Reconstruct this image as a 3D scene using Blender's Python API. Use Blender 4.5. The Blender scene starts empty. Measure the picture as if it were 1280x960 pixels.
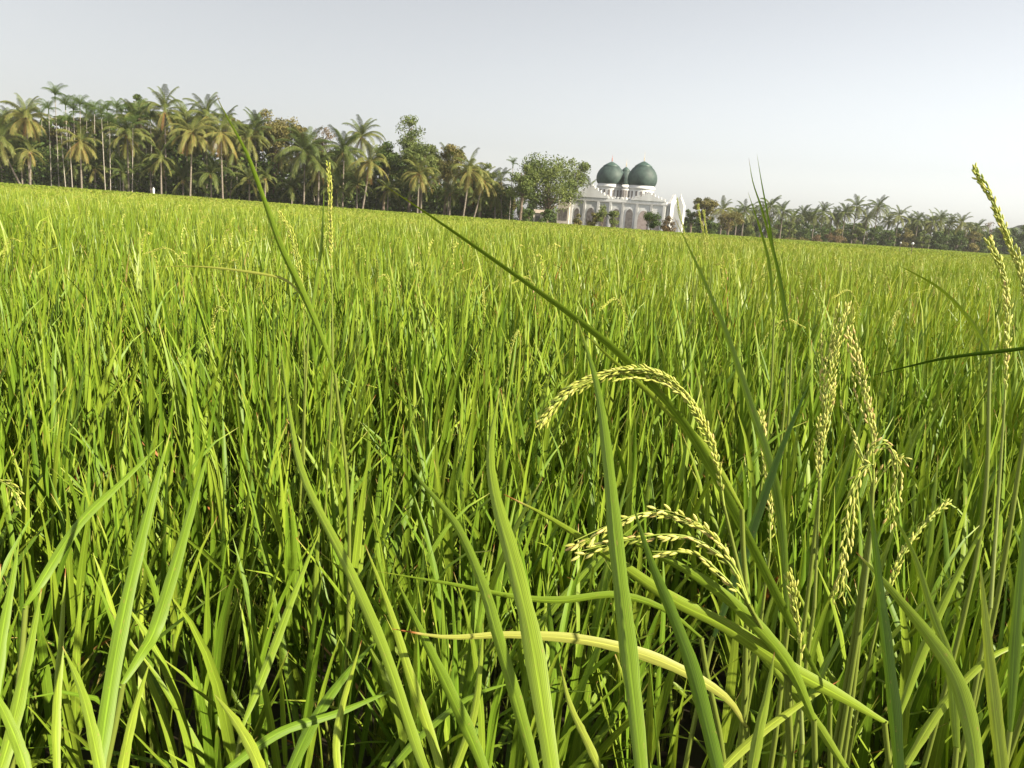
import bpy, math, random
import numpy as np
from mathutils import Vector, Matrix, Euler

R = math.radians
scn = bpy.context.scene
col = scn.collection
rng = np.random.default_rng(7)
random.seed(7)

# ------------------------------------------------------------------ camera
CAM_H = 1.25
F_PX = 995.0
PITCH = R(11.87)
ROLL = R(4.22)
cam_rot = Euler((math.pi / 2 - PITCH, 0, 0)).to_matrix() @ Matrix.Rotation(ROLL, 3, 'Z')
cam_pos = Vector((0, 0, CAM_H))
cd = bpy.data.cameras.new('camera')
cd.sensor_width = 36
cd.lens = 36 * F_PX / 1280
cd.clip_start = 0.02
cd.clip_end = 3000
cam = bpy.data.objects.new('camera', cd)
cam.matrix_world = Matrix.Translation(cam_pos) @ cam_rot.to_4x4()
col.objects.link(cam)
scn.camera = cam


def ray(px, py):
    return cam_rot @ Vector(((px - 640) / F_PX, -(py - 480) / F_PX, -1))


def at(px, py, depth):
    """a pixel of the photograph and a distance along the view axis -> a point"""
    return cam_pos + ray(px, py) * depth


def far(px, py, D):
    """a pixel and a ground distance (world y) -> a point"""
    d = ray(px, py)
    return cam_pos + d * (D / d.y)


# ------------------------------------------------------------------ mesh buffer
class Buf:
    def __init__(self):
        self.V, self.F, self.T, self.U, self.n = [], [], [], [], 0

    def add(self, v, f, tint=0.5, uv=None):
        v = np.asarray(v, dtype=np.float32).reshape(-1, 3)
        f = np.asarray(f, dtype=np.int64).reshape(-1, 4)
        self.V.append(v)
        self.F.append(f + self.n)
        t = np.empty(len(v), np.float32)
        t[:] = tint
        self.T.append(t)
        self.U.append(np.zeros((len(v), 2), np.float32) if uv is None else np.asarray(uv, np.float32).reshape(-1, 2))
        self.n += len(v)

    def arrays(self):
        return (np.concatenate(self.V), np.concatenate(self.F), np.concatenate(self.T), np.concatenate(self.U))

    def box(self, x0, y0, z0, x1, y1, z1, tint=0.5):
        v = [(x0, y0, z0), (x1, y0, z0), (x1, y1, z0), (x0, y1, z0), (x0, y0, z1), (x1, y0, z1), (x1, y1, z1), (x0, y1, z1)]
        f = [(0, 3, 2, 1), (4, 5, 6, 7), (0, 1, 5, 4), (1, 2, 6, 5), (2, 3, 7, 6), (3, 0, 4, 7)]
        self.add(v, f, tint)

    def lathe(self, prof, seg=32, c=(0, 0, 0), tint=0.5):
        prof = np.array(prof, float)
        a = np.linspace(0, 2 * math.pi, seg, endpoint=False)
        v = np.stack([prof[:, None, 0] * np.cos(a), prof[:, None, 0] * np.sin(a), np.repeat(prof[:, None, 1], seg, 1)], -1) + np.array(c)
        f = []
        for i in range(len(prof) - 1):
            for j in range(seg):
                k = (j + 1) % seg
                f.append((i * seg + j, i * seg + k, (i + 1) * seg + k, (i + 1) * seg + j))
        self.add(v, f, tint)

    def tube(self, pts, radii, seg=6, tint=0.5):
        pts = np.array(pts, float)
        n = len(pts)
        radii = np.broadcast_to(np.array(radii, float), (n,))
        tan = np.gradient(pts, axis=0)
        tan /= np.linalg.norm(tan, axis=1)[:, None] + 1e-9
        ref = np.array([0.31, 0.95, 0.05]) if abs(tan[0][2]) > 0.7 else np.array([0, 0, 1.0])
        s = np.cross(tan, ref)
        s /= np.linalg.norm(s, axis=1)[:, None] + 1e-9
        b = np.cross(s, tan)
        a = np.linspace(0, 2 * math.pi, seg, endpoint=False)
        v = pts[:, None] + radii[:, None, None] * (np.cos(a)[None, :, None] * s[:, None] + np.sin(a)[None, :, None] * b[:, None])
        f = []
        for i in range(n - 1):
            for j in range(seg):
                k = (j + 1) % seg
                f.append((i * seg + j, i * seg + k, (i + 1) * seg + k, (i + 1) * seg + j))
        vv = np.repeat(np.linspace(0, 1, n), seg)
        uu = np.tile(np.linspace(0, 1, seg), n)
        self.add(v.reshape(-1, 3), f, tint, np.stack([uu, vv], 1))


def mesh_from(name, arr, smooth=True):
    V, F, T, U = arr
    me = bpy.data.meshes.new(name)
    nf = len(F)
    me.vertices.add(len(V))
    me.vertices.foreach_set('co', np.ascontiguousarray(V, np.float32).ravel())
    me.loops.add(nf * 4)
    flat = np.ascontiguousarray(F, np.int32).ravel()
    me.loops.foreach_set('vertex_index', flat)
    me.polygons.add(nf)
    me.polygons.foreach_set('loop_start', np.arange(0, nf * 4, 4, dtype=np.int32))
    me.polygons.foreach_set('use_smooth', np.full(nf, smooth, dtype=bool))
    me.update(calc_edges=True)
    a = me.attributes.new('tint', 'FLOAT', 'POINT')
    a.data.foreach_set('value', np.ascontiguousarray(T, np.float32))
    uv = me.uv_layers.new(name='UVMap')
    uv.data.foreach_set('uv', np.ascontiguousarray(U[flat], np.float32).ravel())
    return me


def link(name, me, mat=None, parent=None, loc=None, rot=None, scale=None):
    o = bpy.data.objects.new(name, me)
    col.objects.link(o)
    if mat is not None and me is not None and len(me.materials) == 0:
        me.materials.append(mat)
    if parent is not None:
        o.parent = parent
    if loc is not None:
        o.location = loc
    if rot is not None:
        o.rotation_euler = rot
    if scale is not None:
        o.scale = (scale,) * 3 if isinstance(scale, (int, float)) else scale
    return o


def part(name, buf, mat, parent, smooth=True, **k):
    return link(name, mesh_from(name, buf.arrays(), smooth), mat, parent, **k)


def tag(o, label, cat, group=None, kind=None):
    if label:
        o['label'] = label
    if cat:
        o['category'] = cat
    if group:
        o['group'] = group
    if kind:
        o['kind'] = kind
    return o


def thing(name, label, cat, loc=(0, 0, 0), rz=0.0, group=None, scale=None):
    o = link(name, None, loc=loc, rot=(0, 0, rz), scale=scale)
    return tag(o, label, cat, group)


def copy_tree(o):
    r = o.copy()
    col.objects.link(r)
    for ch in list(o.children):
        c = ch.copy()
        col.objects.link(c)
        c.parent = r
        for g in list(ch.children):
            d = g.copy()
            col.objects.link(d)
            d.parent = c
    return r


# ------------------------------------------------------------------ materials
def new_mat(name):
    m = bpy.data.materials.new(name)
    m.use_nodes = True
    nt = m.node_tree
    nt.nodes.clear()
    return m, nt, nt.nodes, nt.links


def ramp(N, stops):
    r = N.new('ShaderNodeValToRGB')
    e = r.color_ramp.elements
    while len(e) < len(stops):
        e.new(0.5)
    for i, (p, c) in enumerate(stops):
        e[i].position = p
        e[i].color = (*c, 1)
    return r


def leaf_mat(name, stops, rough=0.45, trans=0.3, spec=0.35, striped=False, noise=0.0):
    m, nt, N, L = new_mat(name)
    out = N.new('ShaderNodeOutputMaterial')
    at_ = N.new('ShaderNodeAttribute')
    at_.attribute_name = 'tint'
    oi = N.new('ShaderNodeObjectInfo')
    ad = N.new('ShaderNodeMath')
    ad.operation = 'MULTIPLY_ADD'
    L.new(oi.outputs['Random'], ad.inputs[0])
    ad.inputs[1].default_value = 0.10
    L.new(at_.outputs['Fac'], ad.inputs[2])
    rp = ramp(N, stops)
    L.new(ad.outputs[0], rp.inputs[0])
    colr = rp.outputs[0]
    if striped:
        tc = N.new('ShaderNodeUVMap')
        sp = N.new('ShaderNodeSeparateXYZ')
        L.new(tc.outputs[0], sp.inputs[0])
        # fine parallel veins across the blade
        mu = N.new('ShaderNodeMath'); mu.operation = 'MULTIPLY'; mu.inputs[1].default_value = 75
        L.new(sp.outputs[0], mu.inputs[0])
        si = N.new('ShaderNodeMath'); si.operation = 'SINE'
        L.new(mu.outputs[0], si.inputs[0])
        # pale midrib
        sb = N.new('ShaderNodeMath'); sb.operation = 'SUBTRACT'; sb.inputs[1].default_value = 0.5
        L.new(sp.outputs[0], sb.inputs[0])
        ab = N.new('ShaderNodeMath'); ab.operation = 'ABSOLUTE'
        L.new(sb.outputs[0], ab.inputs[0])
        mr = N.new('ShaderNodeMapRange'); mr.inputs[1].default_value = 0.0; mr.inputs[2].default_value = 0.06
        mr.inputs[3].default_value = 1.6; mr.inputs[4].default_value = 1.0
        L.new(ab.outputs[0], mr.inputs[0])
        no = N.new('ShaderNodeTexNoise'); no.inputs['Scale'].default_value = 6.0; no.inputs['Detail'].default_value = 4
        mp = N.new('ShaderNodeMapping'); mp.inputs['Scale'].default_value = (3.0, 1.2, 1)
        L.new(tc.outputs[0], mp.inputs[0]); L.new(mp.outputs[0], no.inputs['Vector'])
        nr = N.new('ShaderNodeMapRange'); nr.inputs[1].default_value = .3; nr.inputs[2].default_value = .7
        nr.inputs[3].default_value = .78; nr.inputs[4].default_value = 1.2
        L.new(no.outputs[0], nr.inputs[0])
        s2 = N.new('ShaderNodeMath'); s2.operation = 'MULTIPLY_ADD'; s2.inputs[1].default_value = 0.17; s2.inputs[2].default_value = 1.0
        L.new(si.outputs[0], s2.inputs[0])
        m1 = N.new('ShaderNodeMath'); m1.operation = 'MULTIPLY'
        L.new(s2.outputs[0], m1.inputs[0]); L.new(mr.outputs[0], m1.inputs[1])
        m2 = N.new('ShaderNodeMath'); m2.operation = 'MULTIPLY'
        L.new(m1.outputs[0], m2.inputs[0]); L.new(nr.outputs[0], m2.inputs[1])
        vm = N.new('ShaderNodeVectorMath'); vm.operation = 'SCALE'
        L.new(colr, vm.inputs[0]); L.new(m2.outputs[0], vm.inputs['Scale'])
        colr = vm.outputs[0]
        # age spots and straw flecks
        n2 = N.new('ShaderNodeTexNoise'); n2.inputs['Scale'].default_value = 1.0; n2.inputs['Detail'].default_value = 3
        oi2 = N.new('ShaderNodeVectorMath'); oi2.operation = 'MULTIPLY_ADD'
        oi2.inputs[1].default_value = (6.0, 38.0, 1.0)
        cz = N.new('ShaderNodeCombineXYZ')
        L.new(at_.outputs['Fac'], cz.inputs[2])
        sc9 = N.new('ShaderNodeVectorMath'); sc9.operation = 'SCALE'; sc9.inputs['Scale'].default_value = 37.0
        L.new(cz.outputs[0], sc9.inputs[0])
        L.new(tc.outputs[0], oi2.inputs[0]); L.new(sc9.outputs[0], oi2.inputs[2])
        L.new(oi2.outputs[0], n2.inputs['Vector'])
        r2 = N.new('ShaderNodeMapRange'); r2.inputs[1].default_value = .66; r2.inputs[2].default_value = .74
        r2.inputs[3].default_value = 0.0; r2.inputs[4].default_value = 0.65
        L.new(n2.outputs[0], r2.inputs[0])
        mc = N.new('ShaderNodeMix'); mc.data_type = 'RGBA'
        L.new(r2.outputs[0], mc.inputs[0]); L.new(colr, mc.inputs[6])
        mc.inputs[7].default_value = (0.24, 0.17, 0.05, 1)
        colr = mc.outputs[2]
    pb = N.new('ShaderNodeBsdfPrincipled')
    L.new(colr, pb.inputs['Base Color'])
    pb.inputs['Roughness'].default_value = rough
    pb.inputs['Specular IOR Level'].default_value = spec
    tr = N.new('ShaderNodeBsdfTranslucent')
    sc = N.new('ShaderNodeVectorMath'); sc.operation = 'MULTIPLY'
    sc.inputs[1].default_value = (1.25, 1.2, 0.6)
    L.new(colr, sc.inputs[0])
    L.new(sc.outputs[0], tr.inputs[0])
    mx = N.new('ShaderNodeMixShader')
    mx.inputs[0].default_value = trans
    L.new(pb.outputs[0], mx.inputs[1])
    L.new(tr.outputs[0], mx.inputs[2])
    L.new(mx.outputs[0], out.inputs[0])
    return m


def solid_mat(name, c, rough=0.7, var=0.25, scale=3.0, c2=None, spec=0.3, bump=0.0, stretch=(1, 1, 1)):
    m, nt, N, L = new_mat(name)
    out = N.new('ShaderNodeOutputMaterial')
    tc = N.new('ShaderNodeTexCoord')
    mp = N.new('ShaderNodeMapping'); mp.inputs['Scale'].default_value = stretch
    no = N.new('ShaderNodeTexNoise')
    no.inputs['Scale'].default_value = scale
    no.inputs['Detail'].default_value = 6
    L.new(tc.outputs['Object'], mp.inputs[0]); L.new(mp.outputs[0], no.inputs['Vector'])
    c2 = c2 or tuple(x * (1 - var) for x in c)
    rp = ramp(N, [(0.35, c2), (0.65, c)])
    L.new(no.outputs[0], rp.inputs[0])
    pb = N.new('ShaderNodeBsdfPrincipled')
    L.new(rp.outputs[0], pb.inputs['Base Color'])
    pb.inputs['Roughness'].default_value = rough
    pb.inputs['Specular IOR Level'].default_value = spec
    if bump:
        bp = N.new('ShaderNodeBump'); bp.inputs['Strength'].default_value = bump
        L.new(no.outputs[0], bp.inputs['Height']); L.new(bp.outputs[0], pb.inputs['Normal'])
    L.new(pb.outputs[0], out.inputs[0])
    return m


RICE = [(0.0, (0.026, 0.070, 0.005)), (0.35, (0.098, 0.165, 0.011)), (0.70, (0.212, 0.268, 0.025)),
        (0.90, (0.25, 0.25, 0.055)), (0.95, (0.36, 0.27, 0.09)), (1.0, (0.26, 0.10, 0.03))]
M = {}
M['rice'] = leaf_mat('rice_leaf', RICE, striped=True, trans=0.13, spec=0.2, rough=0.5)
M['ricefar'] = leaf_mat('rice_leaf_field', RICE, trans=0.24, spec=0.3)
M['stem'] = leaf_mat('rice_stem', [(0, (0.055, 0.09, 0.01)), (0.7, (0.15, 0.18, 0.028)), (1, (0.25, 0.2, 0.07))], trans=0.05)
M['grain'] = leaf_mat('rice_grain', [(0, (0.18, 0.25, 0.04)), (0.5, (0.34, 0.36, 0.055)), (0.88, (0.52, 0.49, 0.14)), (1, (0.46, 0.34, 0.12))], trans=0.12, rough=0.5, spec=0.3)
M['mud'] = solid_mat('wet_mud', (0.035, 0.028, 0.018), rough=0.35, c2=(0.012, 0.010, 0.007), scale=9, spec=0.5, bump=0.5)
M['frond'] = leaf_mat('palm_frond', [(0, (0.03, 0.055, 0.014)), (0.45, (0.075, 0.10, 0.022)), (0.72, (0.16, 0.165, 0.042)), (0.93, (0.24, 0.18, 0.05)), (1.0, (0.20, 0.10, 0.035))], trans=0.22, rough=0.55, spec=0.2)
M['areca'] = leaf_mat('areca_frond', [(0, (0.025, 0.055, 0.012)), (1, (0.075, 0.11, 0.025))], trans=0.2, spec=0.12, rough=0.6)
M['leaf_light'] = leaf_mat('tree_leaf_light', [(0, (0.042, 0.070, 0.018)), (1, (0.15, 0.18, 0.05))], trans=0.25, spec=0.12, rough=0.6)
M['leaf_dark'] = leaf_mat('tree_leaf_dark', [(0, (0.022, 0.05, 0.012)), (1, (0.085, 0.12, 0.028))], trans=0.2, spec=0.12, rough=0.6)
M['leaf_olive'] = leaf_mat('tree_leaf_olive', [(0, (0.06, 0.07, 0.02)), (1, (0.19, 0.16, 0.055))], trans=0.2, spec=0.12, rough=0.6)
M['leaf_red'] = leaf_mat('tree_leaf_red', [(0, (0.07, 0.055, 0.028)), (1, (0.18, 0.12, 0.06))], trans=0.2, spec=0.12, rough=0.6)
M['bark'] = solid_mat('palm_bark', (0.21, 0.18, 0.145), c2=(0.11, 0.09, 0.07), scale=2.0, rough=0.9, stretch=(1, 1, 6))
M['bark_pale'] = solid_mat('areca_bark', (0.34, 0.31, 0.26), c2=(0.2, 0.18, 0.15), scale=1.5, rough=0.9, stretch=(1, 1, 4))
M['bark_dark'] = solid_mat('tree_bark', (0.16, 0.12, 0.09), c2=(0.09, 0.07, 0.05), scale=3, rough=0.95)
M['white'] = solid_mat('white_paint', (0.57, 0.575, 0.58), c2=(0.43, 0.43, 0.43), scale=0.6, rough=0.75, stretch=(1, 1, .35))
M['cream'] = solid_mat('cream_plaster', (0.62, 0.56, 0.49), c2=(0.5, 0.45, 0.4), scale=0.8, rough=0.8)
M['trim_and_shadow'] = solid_mat('grey_trim_and_shadow', (0.40, 0.40, 0.40), c2=(0.31, 0.31, 0.31), scale=1, rough=0.8)  # grey of the cornice and doorway, also of pilaster shadow lines painted on
M['dome'] = solid_mat('green_dome_paint', (0.040, 0.066, 0.058), c2=(0.022, 0.038, 0.037), scale=1.6, rough=0.62, spec=0.35)
M['domecap'] = solid_mat('green_cap_paint', (0.050, 0.085, 0.073), c2=(0.036, 0.062, 0.055), scale=2, rough=0.45)
M['dark'] = solid_mat('dark_opening', (0.17, 0.155, 0.15), c2=(0.09, 0.08, 0.08), rough=0.5)  # dark tone stands for shaded interiors of openings, lightened for haze
M['pinkish'] = solid_mat('pink_lit_interior', (0.36, 0.30, 0.28), c2=(0.28, 0.23, 0.22), rough=0.6)  # pink tone stands for the lit interior behind one arch
M['metal'] = solid_mat('finial_metal', (0.5, 0.42, 0.3), rough=0.35)
M['redflag'] = solid_mat('red_finial_paint', (0.42, 0.16, 0.12), rough=0.5)
M['roof'] = solid_mat('hut_roof', (0.30, 0.25, 0.21), rough=0.85)
M['hill'] = solid_mat('hill_woods', (0.035, 0.055, 0.022), c2=(0.014, 0.024, 0.011), scale=0.09, rough=0.95)

# ------------------------------------------------------------------ rice blades
def blade(buf, base, az, lean, length, width, droop, nseg, across, tint, twist=0.0, fold=0.25):
    """a tapering leaf blade that leaves its stem at angle `lean` from the vertical and bends over by `droop`"""
    t = np.linspace(0, 1, nseg + 1)
    ang = lean + droop * t ** 2.2
    ds = length / nseg
    hx = np.concatenate([[0], np.cumsum(np.sin((ang[:-1] + ang[1:]) / 2) * ds)])
    hz = np.concatenate([[0], np.cumsum(np.cos((ang[:-1] + ang[1:]) / 2) * ds)])
    ca, sa = math.cos(az), math.sin(az)
    P = np.stack([base[0] + hx * ca, base[1] + hx * sa, base[2] + hz], 1)
    Tn = np.stack([np.sin(ang) * ca, np.sin(ang) * sa, np.cos(ang)], 1)
    S0 = np.array([-sa, ca, 0.0])
    Nn = np.cross(Tn, S0)
    tw = twist * (0.3 + t)
    S = np.cos(tw)[:, None] * S0 + np.sin(tw)[:, None] * Nn
    Nn = np.cross(S, Tn)
    ribbon(buf, P, S, Nn, width, across, tint, fold, burn=0.5 if (length * 977) % 1 < 0.35 else 0.0)


def ribbon(buf, P, S, Nn, width, across, tint, fold=0.25, neck=0.6, burn=0.0):
    n = len(P)
    t = np.linspace(0, 1, n)
    w = 0.5 * width * (neck + (1 - neck) * np.sin(np.minimum(t / 0.35, 1) * math.pi / 2)) * (1 - t ** 2.6 * 0.965) ** 1.0
    if across == 2:
        Lp = P - S * w[:, None] + Nn * (w * fold)[:, None]
        Rp = P + S * w[:, None] + Nn * (w * fold)[:, None]
        v = np.stack([Lp, P, Rp], 1).reshape(-1, 3)
        i = np.arange(n - 1) * 3
        f = np.concatenate([np.stack([i, i + 1, i + 4, i + 3], 1), np.stack([i + 1, i + 2, i + 5, i + 4], 1)])
        uv = np.stack([np.tile([0, .5, 1.0], n), np.repeat(t, 3)], 1)
        tt = np.repeat(tint + np.where(t > .9, (t - .9) * 1.5, 0) + burn * np.clip((t - .93) / .07, 0, 1) ** .7, 3)
        tt = np.minimum(tt, 0.985)
    else:
        v = np.stack([P - S * w[:, None], P + S * w[:, None]], 1).reshape(-1, 3)
        i = np.arange(n - 1) * 2
        f = np.stack([i, i + 1, i + 3, i + 2], 1)
        uv = np.stack([np.tile([0, 1.0], n), np.repeat(t, 2)], 1)
        tt = np.repeat(np.full(n, tint), 2)
    buf.add(v, f, tt, uv)


# one grain: a spindle
def spindle(seg=5):
    prof = [(0.06, 0.0), (0.75, 0.22), (1.0, 0.5), (0.7, 0.8), (0.06, 1.0)]
    b = Buf()
    b.lathe(prof, seg)
    return b.arrays()[0], b.arrays()[1]


GV, GF = spindle(5)
GV4, GF4 = spindle(3)


def add_grains(buf, pos, direc, length, width, tints, lo=False):
    gv, gf = (GV4, GF4) if lo else (GV, GF)
    pos = np.asarray(pos); direc = np.asarray(direc)
    direc = direc / (np.linalg.norm(direc, axis=1)[:, None] + 1e-9)
    ref = np.tile(np.array([0.37, 0.91, 0.19]), (len(pos), 1))
    s = np.cross(direc, ref); s /= np.linalg.norm(s, axis=1)[:, None] + 1e-9
    b = np.cross(direc, s)
    k = len(gv)
    v = (pos[:, None] + gv[None, :, 0:1] * s[:, None] * width / 2 + gv[None, :, 1:2] * b[:, None] * width / 2 * 0.75
         + gv[None, :, 2:3] * direc[:, None] * length)
    f = (gf[None] + (np.arange(len(pos)) * k)[:, None, None]).reshape(-1, 4)
    buf.add(v.reshape(-1, 3), f, np.repeat(tints, k))


def catmull(pts, n):
    pts = np.array([list(p) for p in pts], float)
    if len(pts) == 2:
        pts = np.array([pts[0], pts[0] * .5 + pts[1] * .5, pts[1]])
    P = np.concatenate([[2 * pts[0] - pts[1]], pts, [2 * pts[-1] - pts[-2]]])
    m = len(pts) - 1
    out = []
    for u in np.linspace(0, m - 1e-6, n):
        i = int(u); t = u - i
        p0, p1, p2, p3 = P[i], P[i + 1], P[i + 2], P[i + 3]
        out.append(0.5 * (2 * p1 + (p2 - p0) * t + (2 * p0 - 5 * p1 + 4 * p2 - p3) * t * t + (3 * p1 - p0 - 3 * p2 + p3) * t ** 3))
    return np.array(out)


def resample(pts, n):
    d = np.concatenate([[0], np.cumsum(np.linalg.norm(np.diff(pts, axis=0), axis=1))])
    s = np.linspace(0, d[-1], n)
    return np.stack([np.interp(s, d, pts[:, k]) for k in range(3)], 1), d[-1]


def panicle(buf, pts, strands, spread, gl=0.0074, gw=0.0025, sag=0.0, lo=False, tint=0.55, start=0.0, r=None, dens=1.0):
    """grain head: a rachis from its base to its tip, thin branches along it and grains set along every branch"""
    r = r or rng
    P, Ln = resample(catmull(pts, 40), 40)
    buf.tube(P, np.linspace(0.0011, 0.0004, 40), 4, 0.1)
    tan = np.gradient(P, axis=0); tan /= np.linalg.norm(tan, axis=1)[:, None]
    pos, dr, tt = [], [], []
    for k in range(strands):
        t0 = start + (0.92 - start) * (k + 0.2) / strands
        ln = min(0.30 + 0.1 * r.random(), 1.02 - t0)
        off = r.normal(size=3); off /= np.linalg.norm(off)
        ng = max(3, int(ln * Ln / (gl * 0.62) * dens))
        u = np.linspace(0.12, 1, ng)
        idx = np.clip((t0 + u * ln) * 39, 0, 39)
        C = np.stack([np.interp(idx, np.arange(40), P[:, c]) for c in range(3)], 1)
        T = np.stack([np.interp(idx, np.arange(40), tan[:, c]) for c in range(3)], 1)
        C = C + off * (spread * r.uniform(.6, 1.35) * np.sin(u * math.pi * 0.62))[:, None]
        C[:, 2] -= sag * u ** 2
        alt = np.where(np.arange(ng) % 2 == 0, 1, -1)[:, None] * np.cross(T, off) * 0.27
        D = T + alt + r.normal(size=(ng, 3)) * 0.16 + off * 0.15
        pos.append(C + alt * gw * 0.8); dr.append(D)
        tt.append(np.clip(tint + r.normal(size=ng) * 0.2, 0, 1))
        if not lo:
            buf.tube(C, 0.0004, 3, 0.2)
    add_grains(buf, np.concatenate(pos), np.concatenate(dr), gl, gw, np.concatenate(tt), lo)


def make_hill(r, tillers, nseg, across, tall=1.0, wid=1.0, stems=True, per=3, heads=0, dead_p=1.0, toff=0.0):
    """one hill of rice: stems and their leaf blades, up to ~0.95 m; returns (foliage, stems, heads)"""
    fo, st, hd = Buf(), Buf(), Buf()
    for k in range(tillers):
        a = r.random() * 2 * math.pi
        rad = 0.05 * math.sqrt(r.random())
        b = np.array([rad * math.cos(a), rad * math.sin(a), 0.0])
        az = a + r.normal() * 0.5
        sl = r.uniform(0.02, 0.22)
        sh = r.uniform(0.42, 0.60) * tall
        top = b + np.array([math.cos(az) * math.sin(sl), math.sin(az) * math.sin(sl), math.cos(sl)]) * sh
        if stems:
            mid = (b + top) / 2 + np.array([math.cos(az), math.sin(az), 0]) * -0.012
            st.tube([b, mid, top], [0.0035, 0.003, 0.0022], 4, r.uniform(0.1, 0.8))
        yel = r.random()
        for j in range(per):
            h = (0.45 + 0.55 * (j + 1) / per) if per > 1 else 0.75
            p = b + (top - b) * h
            dead = r.random() < (0.025 if j == 0 else 0.006) * dead_p
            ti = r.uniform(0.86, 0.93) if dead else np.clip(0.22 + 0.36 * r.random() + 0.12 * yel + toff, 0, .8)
            ln = r.uniform(0.32, 0.54) * tall
            le = abs(r.normal() * 0.115) + 0.02 + (0.35 if r.random() < 0.09 else 0) + (0.12 if j == 0 else 0)
            dp = r.uniform(0.02, 0.42) + (1.0 if r.random() < 0.08 else 0)
            blade(fo, p, az + r.normal() * 1.1, le, ln, r.uniform(0.0105, 0.0165) * wid, dp, nseg, across, ti, r.normal() * 0.7, r.uniform(.1, .5))
    if across == 2:     # old lower leaves lying across each other
        for k in range(9):
            a = r.random() * 6.283
            blade(fo, (0.04 * math.cos(a), 0.04 * math.sin(a), r.uniform(.22, .48)), a + r.normal() * .4, r.uniform(.45, 1.15), r.uniform(.22, .42), r.uniform(.008, .013), r.uniform(.1, .9), nseg, 2,
                  r.uniform(.88, .96) if r.random() < .12 else r.uniform(.1, .5), r.normal() * .6, r.uniform(.1, .4))
    for k in range(heads):
        az = r.random() * 2 * math.pi
        b = np.array([0.03 * math.cos(az), 0.03 * math.sin(az), 0.35])
        z = r.uniform(0.84, 0.98) * tall
        d = np.array([math.cos(az), math.sin(az), 0])
        p1 = b + d * 0.05 + np.array([0, 0, z - 0.35])
        k1 = r.uniform(0.02, 0.08)
        pts = [p1, p1 + d * k1 * .5 + np.array([0, 0, .08]), p1 + d * k1 * 1.4 + np.array([0, 0, .14]), p1 + d * k1 * 2.6 + np.array([0, 0, .15 - k1 * .6])]
        st.tube([b, (b + p1) / 2, p1], [0.002, 0.0016, 0.0012], 4, 0.6)
        panicle(hd, pts, 9 if across == 2 else 6, 0.006, lo=True, r=r, dens=0.8, tint=0.45, gl=0.0085 if across == 2 else 0.012, gw=0.0036 if across == 2 else 0.006)
    return fo, st, hd


def tile(arr, pos, rz, sc, dt):
    V, F, T, U = arr
    n, k = len(pos), len(V)
    c, s = np.cos(rz)[:, None], np.sin(rz)[:, None]
    x = (V[None, :, 0] * c - V[None, :, 1] * s) * sc[:, None, 0] + pos[:, None, 0]
    y = (V[None, :, 0] * s + V[None, :, 1] * c) * sc[:, None, 0] + pos[:, None, 1]
    z = V[None, :, 2] * sc[:, None, 1] + pos[:, None, 2]
    VV = np.stack([x, y, z], -1).reshape(-1, 3).astype(np.float32)
    FF = (F[None] + (np.arange(n) * k)[:, None, None]).reshape(-1, 4)
    TT = np.clip(T[None] + dt[:, None], 0, 0.98).reshape(-1).astype(np.float32)
    UU = np.tile(U, (n, 1))
    return VV, FF, TT, UU


def concat(arrs):
    off, V, F, T, U = 0, [], [], [], []
    for v, f, t, u in arrs:
        V.append(v); F.append(f + off); T.append(t); U.append(u); off += len(v)
    return np.concatenate(V), np.concatenate(F), np.concatenate(T), np.concatenate(U)


def patch(x, y):
    """slow natural swings of height and colour over the field"""
    return (np.sin(x * 0.9 + 0.7 * np.sin(y * 0.5)) * 0.5 + np.sin(y * 1.3 + x * 0.4 + 1.7) * 0.35 + np.sin(x * 0.17 + y * 0.11) * 0.4)


# the edge of the field: nearer on the left, farther on the right
def field_edge(x):
    return np.interp(x, [-130, -80, -10, 8, 26, 30, 60, 110, 170, 300], [112, 115, 120, 124, 124, 150, 168, 225, 245, 250])


# ---- near hills: things of their own, copied from a few kinds
protos = []
for k in range(9):
    r = np.random.default_rng(100 + k)
    heads = 1 if k >= 7 else 0
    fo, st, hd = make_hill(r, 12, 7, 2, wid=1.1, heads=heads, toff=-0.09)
    label = ('near rice plant with one small yellowish grain head among its leaves' if heads
             else 'leafy green rice plant without a grain head, in the near rows of the paddy')
    o = thing('rice_plant', label, 'rice plant', group='near rice plants bearing a small grain head' if heads else 'leafy rice plants of the near rows')
    part('foliage', fo, M['rice'], o)
    part('stem', st, M['stem'], o)
    if heads:
        part('panicle', hd, M['grain'], o)
    protos.append(o)

SP = 0.205
gx, gy = np.meshgrid(np.arange(-16, 16, SP), np.arange(0.9, 16, SP))
gx = gx.ravel(); gy = gy.ravel()
gx = gx + rng.normal(size=len(gx)) * 0.055 + (np.round(gy / SP) % 2) * SP * .5
gy = gy + rng.normal(size=len(gy)) * 0.055
inside = (np.abs(gx) < 1.05 * gy + 1.6) & (gy > 0.98)
gx, gy = gx[inside], gy[inside]
keep = rng.random(len(gx)) > np.interp(gy, [1.0, 1.7, 2.6], [0.10, 0.08, 0.0])
gx, gy = gx[keep], gy[keep]
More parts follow.
